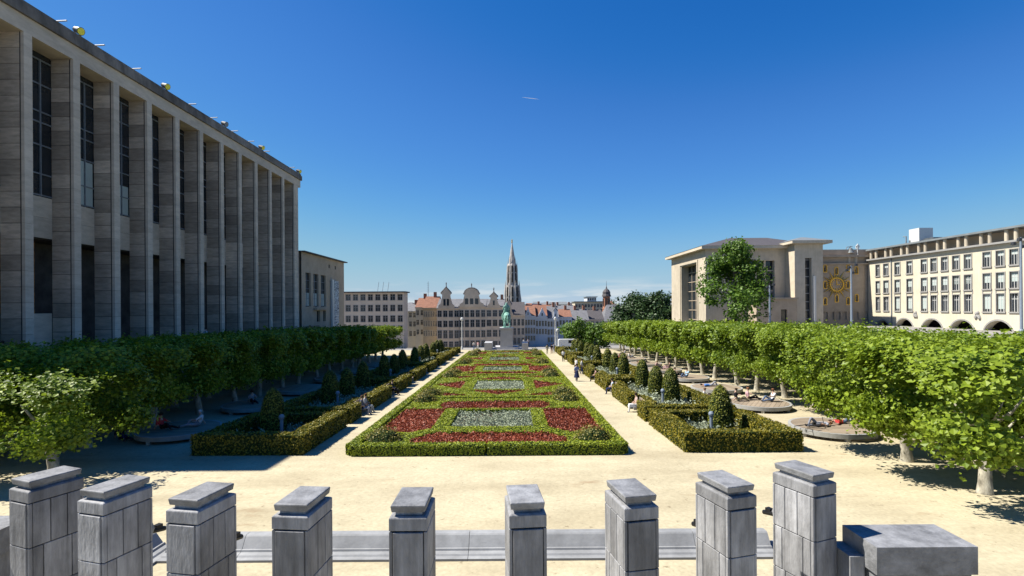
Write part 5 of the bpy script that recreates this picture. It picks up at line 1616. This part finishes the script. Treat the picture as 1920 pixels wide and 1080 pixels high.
# office block, row houses, the three gabled houses
ob = house('flat-roofed beige office block with square windows beyond the library wing', 590, 757, 549, 645, 132, 'house_beige', 'roof_slate', 12, [(553, 563.5), (573, 584), (593, 604), (612, 622)], flat=True, cat='building', wfrac=.6, frame='frame_grey', depth=5)
for x in (708, 717, 727):
    p = at(x, 546, 132)
    G().tube([p, p + Vector((.35, 0, 2.4))], .05, 5).obj('flagpole', M['mullion'], label=f'thin bare pole on the office block roof, {("first", "second", "third")[(x - 708) // 9]} from the library', cat='pole', group='poles on the office block')
house('cream row house with small windows beside the office block', 758, 781, 583, 650, 150, 'house_cream', 'roof_grey', 3, [(587, 595), (603, 612), (621, 630)], ridge=570, chim=1)
house('tall cream house with red roof next to the row house', 779, 795, 576, 650, 149, 'house_cream', 'roof_red', 2, [(582, 591), (600, 609), (618, 627)], ridge=558, chim=1)
house('ochre house with red tiled roof and narrow windows', 793, 820, 577, 650, 148, 'house_ochre', 'roof_red', 6, [(584, 594), (602, 612), (620, 630)], ridge=555, chim=1, wfrac=.5)
house('grey brick house with curved bell gable at the library end of the trio', 819, 861, 577, 652, 146, 'house_grey', 'roof_grey', 4, [(583, 594), (602, 613), (620, 634), (641, 650)], ridge=560, gable=('bell', 822, 852, 538, 2), wfrac=.66, frame='frame_grey')
house('grey brick house with wide round-arched gable in the middle of the trio', 860, 911, 574, 652, 146, 'house_grey', 'roof_grey', 5, [(582, 594), (600, 613), (620, 632), (639, 650)], ridge=560, gable=('arch', 862, 907, 540, 3), wfrac=.66, frame='frame_grey')
house('grey brick house with pointed gable behind the statue', 911, 945, 575, 652, 146, 'house_grey', 'roof_grey', 3, [(582, 593), (600, 611), (619, 631), (640, 650)], ridge=560, gable=('bell', 914, 938, 548, 1), wfrac=.66, chim=2, frame='frame_grey')
house('dark grey corner house with steep roof beside the statue', 946, 984, 590, 652, 150, 'house_grey', 'roof_slate', 5, [(599, 610), (616, 627), (634, 644)], ridge=566, wfrac=.5, gable=('bell', 948, 962, 562, 1), frame='frame_grey')
house('pale house with stepped gable left in blue shade', 984, 1004, 592, 652, 156, 'house_white', 'roof_red', 4, [(600, 609), (615, 625), (630, 638)], ridge=573, gable=('step', 984, 996, 576, 1), wfrac=.5)
house('pale house with pointed white gable and red roof', 1004, 1026, 594, 652, 158, 'house_white', 'roof_red', 4, [(602, 611), (617, 626)], ridge=572, gable=('tri', 1008, 1025, 577, 1), wfrac=.5)
house('pale narrow house at the end of the shaded row', 1026, 1048, 597, 652, 161, 'house_white', 'roof_grey', 4, [(603, 612), (618, 627), (633, 641)], ridge=574, wfrac=.5, gable=('bell', 1036, 1047, 577, 1), chim=1)
house('pale house with rust coloured roof behind the lantern post', 1048, 1072, 594, 650, 168, 'house_white', 'roof_red', 4, [(601, 609), (615, 624)], ridge=580, wfrac=.5, chim=1)
house('low house with long grey roof above the green tree', 1070, 1104, 600, 650, 176, 'house_beige', 'roof_grey', 5, [(605, 613), (618, 626)], ridge=580, wfrac=.5, chim=2)
house('stone house with small dormers beneath the church tower', 1100, 1132, 598, 650, 182, 'house_beige', 'roof_slate', 4, [(603, 612), (617, 626)], ridge=581, wfrac=.45, chim=1)
house('wide cream block with flat terrace roof left of the church tower', 1078, 1130, 566, 620, 262, 'house_cream', 'roof_zinc', 9, [(571, 576), (580, 586)], flat=True, cat='building', frame='frame_grey')
house('small white penthouse block above the cream flat block', 1101, 1118, 557, 580, 275, 'house_white', 'roof_zinc', 4, [(559, 563)], flat=True, cat='building', frame='frame_grey')
house('red roofed house peeking over the pale gabled row', 1000, 1034, 583, 620, 205, 'house_beige', 'roof_red', 4, [(585, 590)], ridge=571, chim=2)
house('grey roofed house between the row and the church', 1034, 1078, 582, 620, 215, 'house_beige', 'roof_grey', 6, [(585, 591)], ridge=572, chim=2)

# church tower with domed lantern and nave
ct = at(1137, 535, 250)
ch = thing('church_tower', 'brick church tower with dark onion cap rising beside the nave roof', 'church', (ct.x, 250, at(1137, 640, 250).z))
b0 = ch.location.z
zt_ = at(1137, 556, 250).z
G().lathe([(2.0, 0), (2.0, zt_ - 6 - b0), (2.2, zt_ - 5.9 - b0), (1.8, zt_ - 5.4 - b0), (1.75, zt_ - b0), (2.15, zt_ + .1 - b0)], (0, 0, 0), 8).obj('shaft', M['brick_red'], ch, local=True)
ops = G()
for k in range(8):
    a = 2 * math.pi * (k + .5) / 8
    ops.tube([(1.62 * math.cos(a), 1.62 * math.sin(a), zt_ - 4.6 - b0), (1.62 * math.cos(a), 1.62 * math.sin(a), zt_ - 1 - b0)], .32, 6)
ops.obj('belfry_openings', M['glass_dark'], ch, local=True)
G().lathe([(2.3, zt_ - b0), (2.2, zt_ + .5 - b0), (1.9, zt_ + 1.2 - b0), (1.9, zt_ + 2.2 - b0), (1.3, zt_ + 3.2 - b0), (.4, zt_ + 3.9 - b0), (.1, zt_ + 5.2 - b0), (.05, zt_ + 7.6 - b0)], (0, 0, 0), 10).obj('cap', M['roof_slate'], ch, local=True)
na, nb = at(1131, 606, 240), at(1168, 606, 240)
zr = at(1160, 571, 240).z
nv = G().add([(na.x, 238, na.z - 6), (nb.x, 238, na.z - 6), (nb.x, 238, na.z + 1), (na.x, 238, na.z + 1)], [(0, 1, 2, 3)])
nvt = thing('church_nave', 'church nave with steep grey roof next to the brick tower', 'church', ((na.x + nb.x) / 2, 240, na.z - 6))
nv.obj('wall', M['house_beige'], nvt)
G().add([(na.x - .3, 237.5, na.z + 1), (nb.x + .3, 237.5, na.z + 1), (nb.x + .3, 247, zr), (na.x + 3, 247, zr), (na.x - .3, 256, na.z + 1), (nb.x + .3, 256, na.z + 1)], [(0, 1, 2, 3), (3, 2, 5, 4), (0, 3, 4)]).obj('roof', M['roof_grey'], nvt)

# town hall spire
TY = 420.0
tp = at(961, 600, TY)
tb = tp.z - 12
tw = thing('town_hall_spire', 'tall lace-like gothic stone spire rising behind the grey gabled houses', 'tower', (tp.x, TY, tb))
def tz(y): return at(961, y, TY).z - tb
hw0 = 14.5 / 960 * TY
lo = G()
lo.lathe([(hw0 * .9, 0), (hw0 * .9, tz(575)), (hw0 * .86, tz(535))], (0, 0, 0), 8).obj('lower_stage', M['spire_stone'], tw, local=True)
G().lathe([(hw0 * .66, tz(536)), (hw0 * .62, tz(498)), (hw0 * .5, tz(494))], (0, 0, 0), 8).obj('octagon', M['spire_stone'], tw, local=True)
G().lathe([(hw0 * .46, tz(495)), (hw0 * .24, tz(473)), (hw0 * .07, tz(457)), (hw0 * .05, tz(455))], (0, 0, 0), 8).obj('spire', M['spire_stone'], tw, local=True)
G().lathe([(.2, tz(456)), (.7, tz(454)), (.3, tz(452)), (.6, tz(450.5)), (.05, tz(448))], (0, 0, 0), 6).obj('finial', M['gold'], tw, local=True)
for k in range(8):
    a = 2 * math.pi * (k + .5) / 8
    ca, sa = math.cos(a), math.sin(a)
    q = G()
    q.tube([(hw0 * ca, hw0 * sa, 0), (hw0 * ca, hw0 * sa, tz(548)), (hw0 * .98 * ca, hw0 * .98 * sa, tz(538)), (hw0 * .95 * ca, hw0 * .95 * sa, tz(526))], [.85, .8, .5, .05], 5)
    q.tube([(hw0 * .72 * ca, hw0 * .72 * sa, tz(545)), (hw0 * .7 * ca, hw0 * .7 * sa, tz(507)), (hw0 * .66 * ca, hw0 * .66 * sa, tz(489))], [.6, .5, .05], 5)
    q.tube([(hw0 * .5 * ca, hw0 * .5 * sa, tz(500)), (hw0 * .44 * ca, hw0 * .44 * sa, tz(487)), (hw0 * .4 * ca, hw0 * .4 * sa, tz(480))], [.35, .3, .04], 4)
    q.obj('pinnacle', M['spire_stone'], tw, local=True)
    a = 2 * math.pi * k / 8
    ca, sa = math.cos(a), math.sin(a)
    o_ = G()
    for ya, yb, f_ in ((588, 560, .86), (556, 540, .84), (530, 514, .60), (511, 500, .58)):
        o_.tube([(hw0 * f_ * ca, hw0 * f_ * sa, tz(ya)), (hw0 * f_ * ca, hw0 * f_ * sa, tz(yb)), (hw0 * f_ * ca * .97, hw0 * f_ * sa * .97, tz(yb - 3))], [.75, .75, .1], 6)
    o_.obj('lancet', M['lib_dark'], tw, local=True)
for (x, y) in ((975, 545), (982, 570)):
    p = at(x, y, TY - 4)
    G().tube([(p.x, TY - 4, tb), (p.x, TY - 4, p.z - 7), (p.x, TY - 4, p.z)], [1.3, 1.1, .05], 7).obj('corner_turret' if x < 980 else 'roof_turret', M['spire_stone'], tw)

# mast on the roofs, distant skyline
p = at(803, 556, 170)
ms = G().tube([p - Vector((0, 0, 2)), p + Vector((0, 0, 5))], .07, 5)
for k in range(5): ms.tube([p + Vector((-.4, 0, 1.5 + k * .7)), p + Vector((.4, 0, 1.5 + k * .7))], .03, 4)
ms.obj('antenna_mast', M['mullion'], label='thin lattice aerial mast above the ochre house roof', cat='mast')
r_ = random.Random(5)
far_spots = []
x = 985
k = 0
while x < 1262:
    w_ = r_.uniform(7, 20)
    far_spots.append((x, x + w_, r_.uniform(567, 573), r_.choice((420, 520, 640, 760))))
    x += w_ * r_.uniform(.55, .9)
x = 762
while x < 820:
    w_ = r_.uniform(8, 16); far_spots.append((x, x + w_, r_.uniform(569, 574), 520)); x += w_
for k, (xa, xb, yt, Y) in enumerate(far_spots):
    a, b = at(xa, yt, Y), at(xb, yt, Y)
    t = thing('distant_house', f'far town roof on the skyline, {ORD[k % 24]} of the {"nearer" if k < 24 else "further"} run towards the pale hall', 'house', ((a.x + b.x) / 2, Y, -25), 0, 'far roofs on the skyline')
    m_ = r_.choice(('house_beige', 'house_white', 'house_cream', 'house_grey'))
    G().box(a.x, b.x, Y, Y + 14, -25, a.z - 1.5).obj('wall', M[m_], t)
    rr = G().add([(a.x - .3, Y - .3, a.z - 1.5), (b.x + .3, Y - .3, a.z - 1.5), (b.x + .3, Y + 14, a.z - 1.5), (a.x - .3, Y + 14, a.z - 1.5), (a.x + 1, Y + 7, a.z + 1.3), (b.x - 1, Y + 7, a.z + 1.3)], [(0, 1, 5, 4), (2, 3, 4, 5), (0, 4, 3), (1, 2, 5)])
    rr.obj('roof', M[r_.choice(('roof_red', 'roof_grey', 'roof_slate', 'roof_zinc'))], t)
hl = G()
xs = np.linspace(-5000, 5000, 60)
tops_ = [EYE + 18 + 16 * math.sin(x * .0011) + 8 * math.sin(x * .0043 + 1) for x in xs]
v = [(x, 4200, -60) for x in xs] + [(x, 4400, t_) for x, t_ in zip(xs, tops_)] + [(x, 6500, -60) for x in xs]
n_ = len(xs)
hl.add(v, [(i, i + 1, i + 1 + n_, i + n_) for i in range(n_ - 1)] + [(i + n_, i + 1 + n_, i + 1 + 2 * n_, i + 2 * n_) for i in range(n_ - 1)])
hl.obj('hills', M['hill'], kind='structure', smooth=True)

# contrail high over the town
p0, p1 = at(979, 182.5, 8000), at(1010, 186, 8000)
G().tube([p0, p0.lerp(p1, .3), p0.lerp(p1, .75), p1], [.8, 3.2, 3.6, 1.2], 8).obj('contrail', M['cloud'], label='short thin white vapour trail high in the blue sky', cat='contrail')
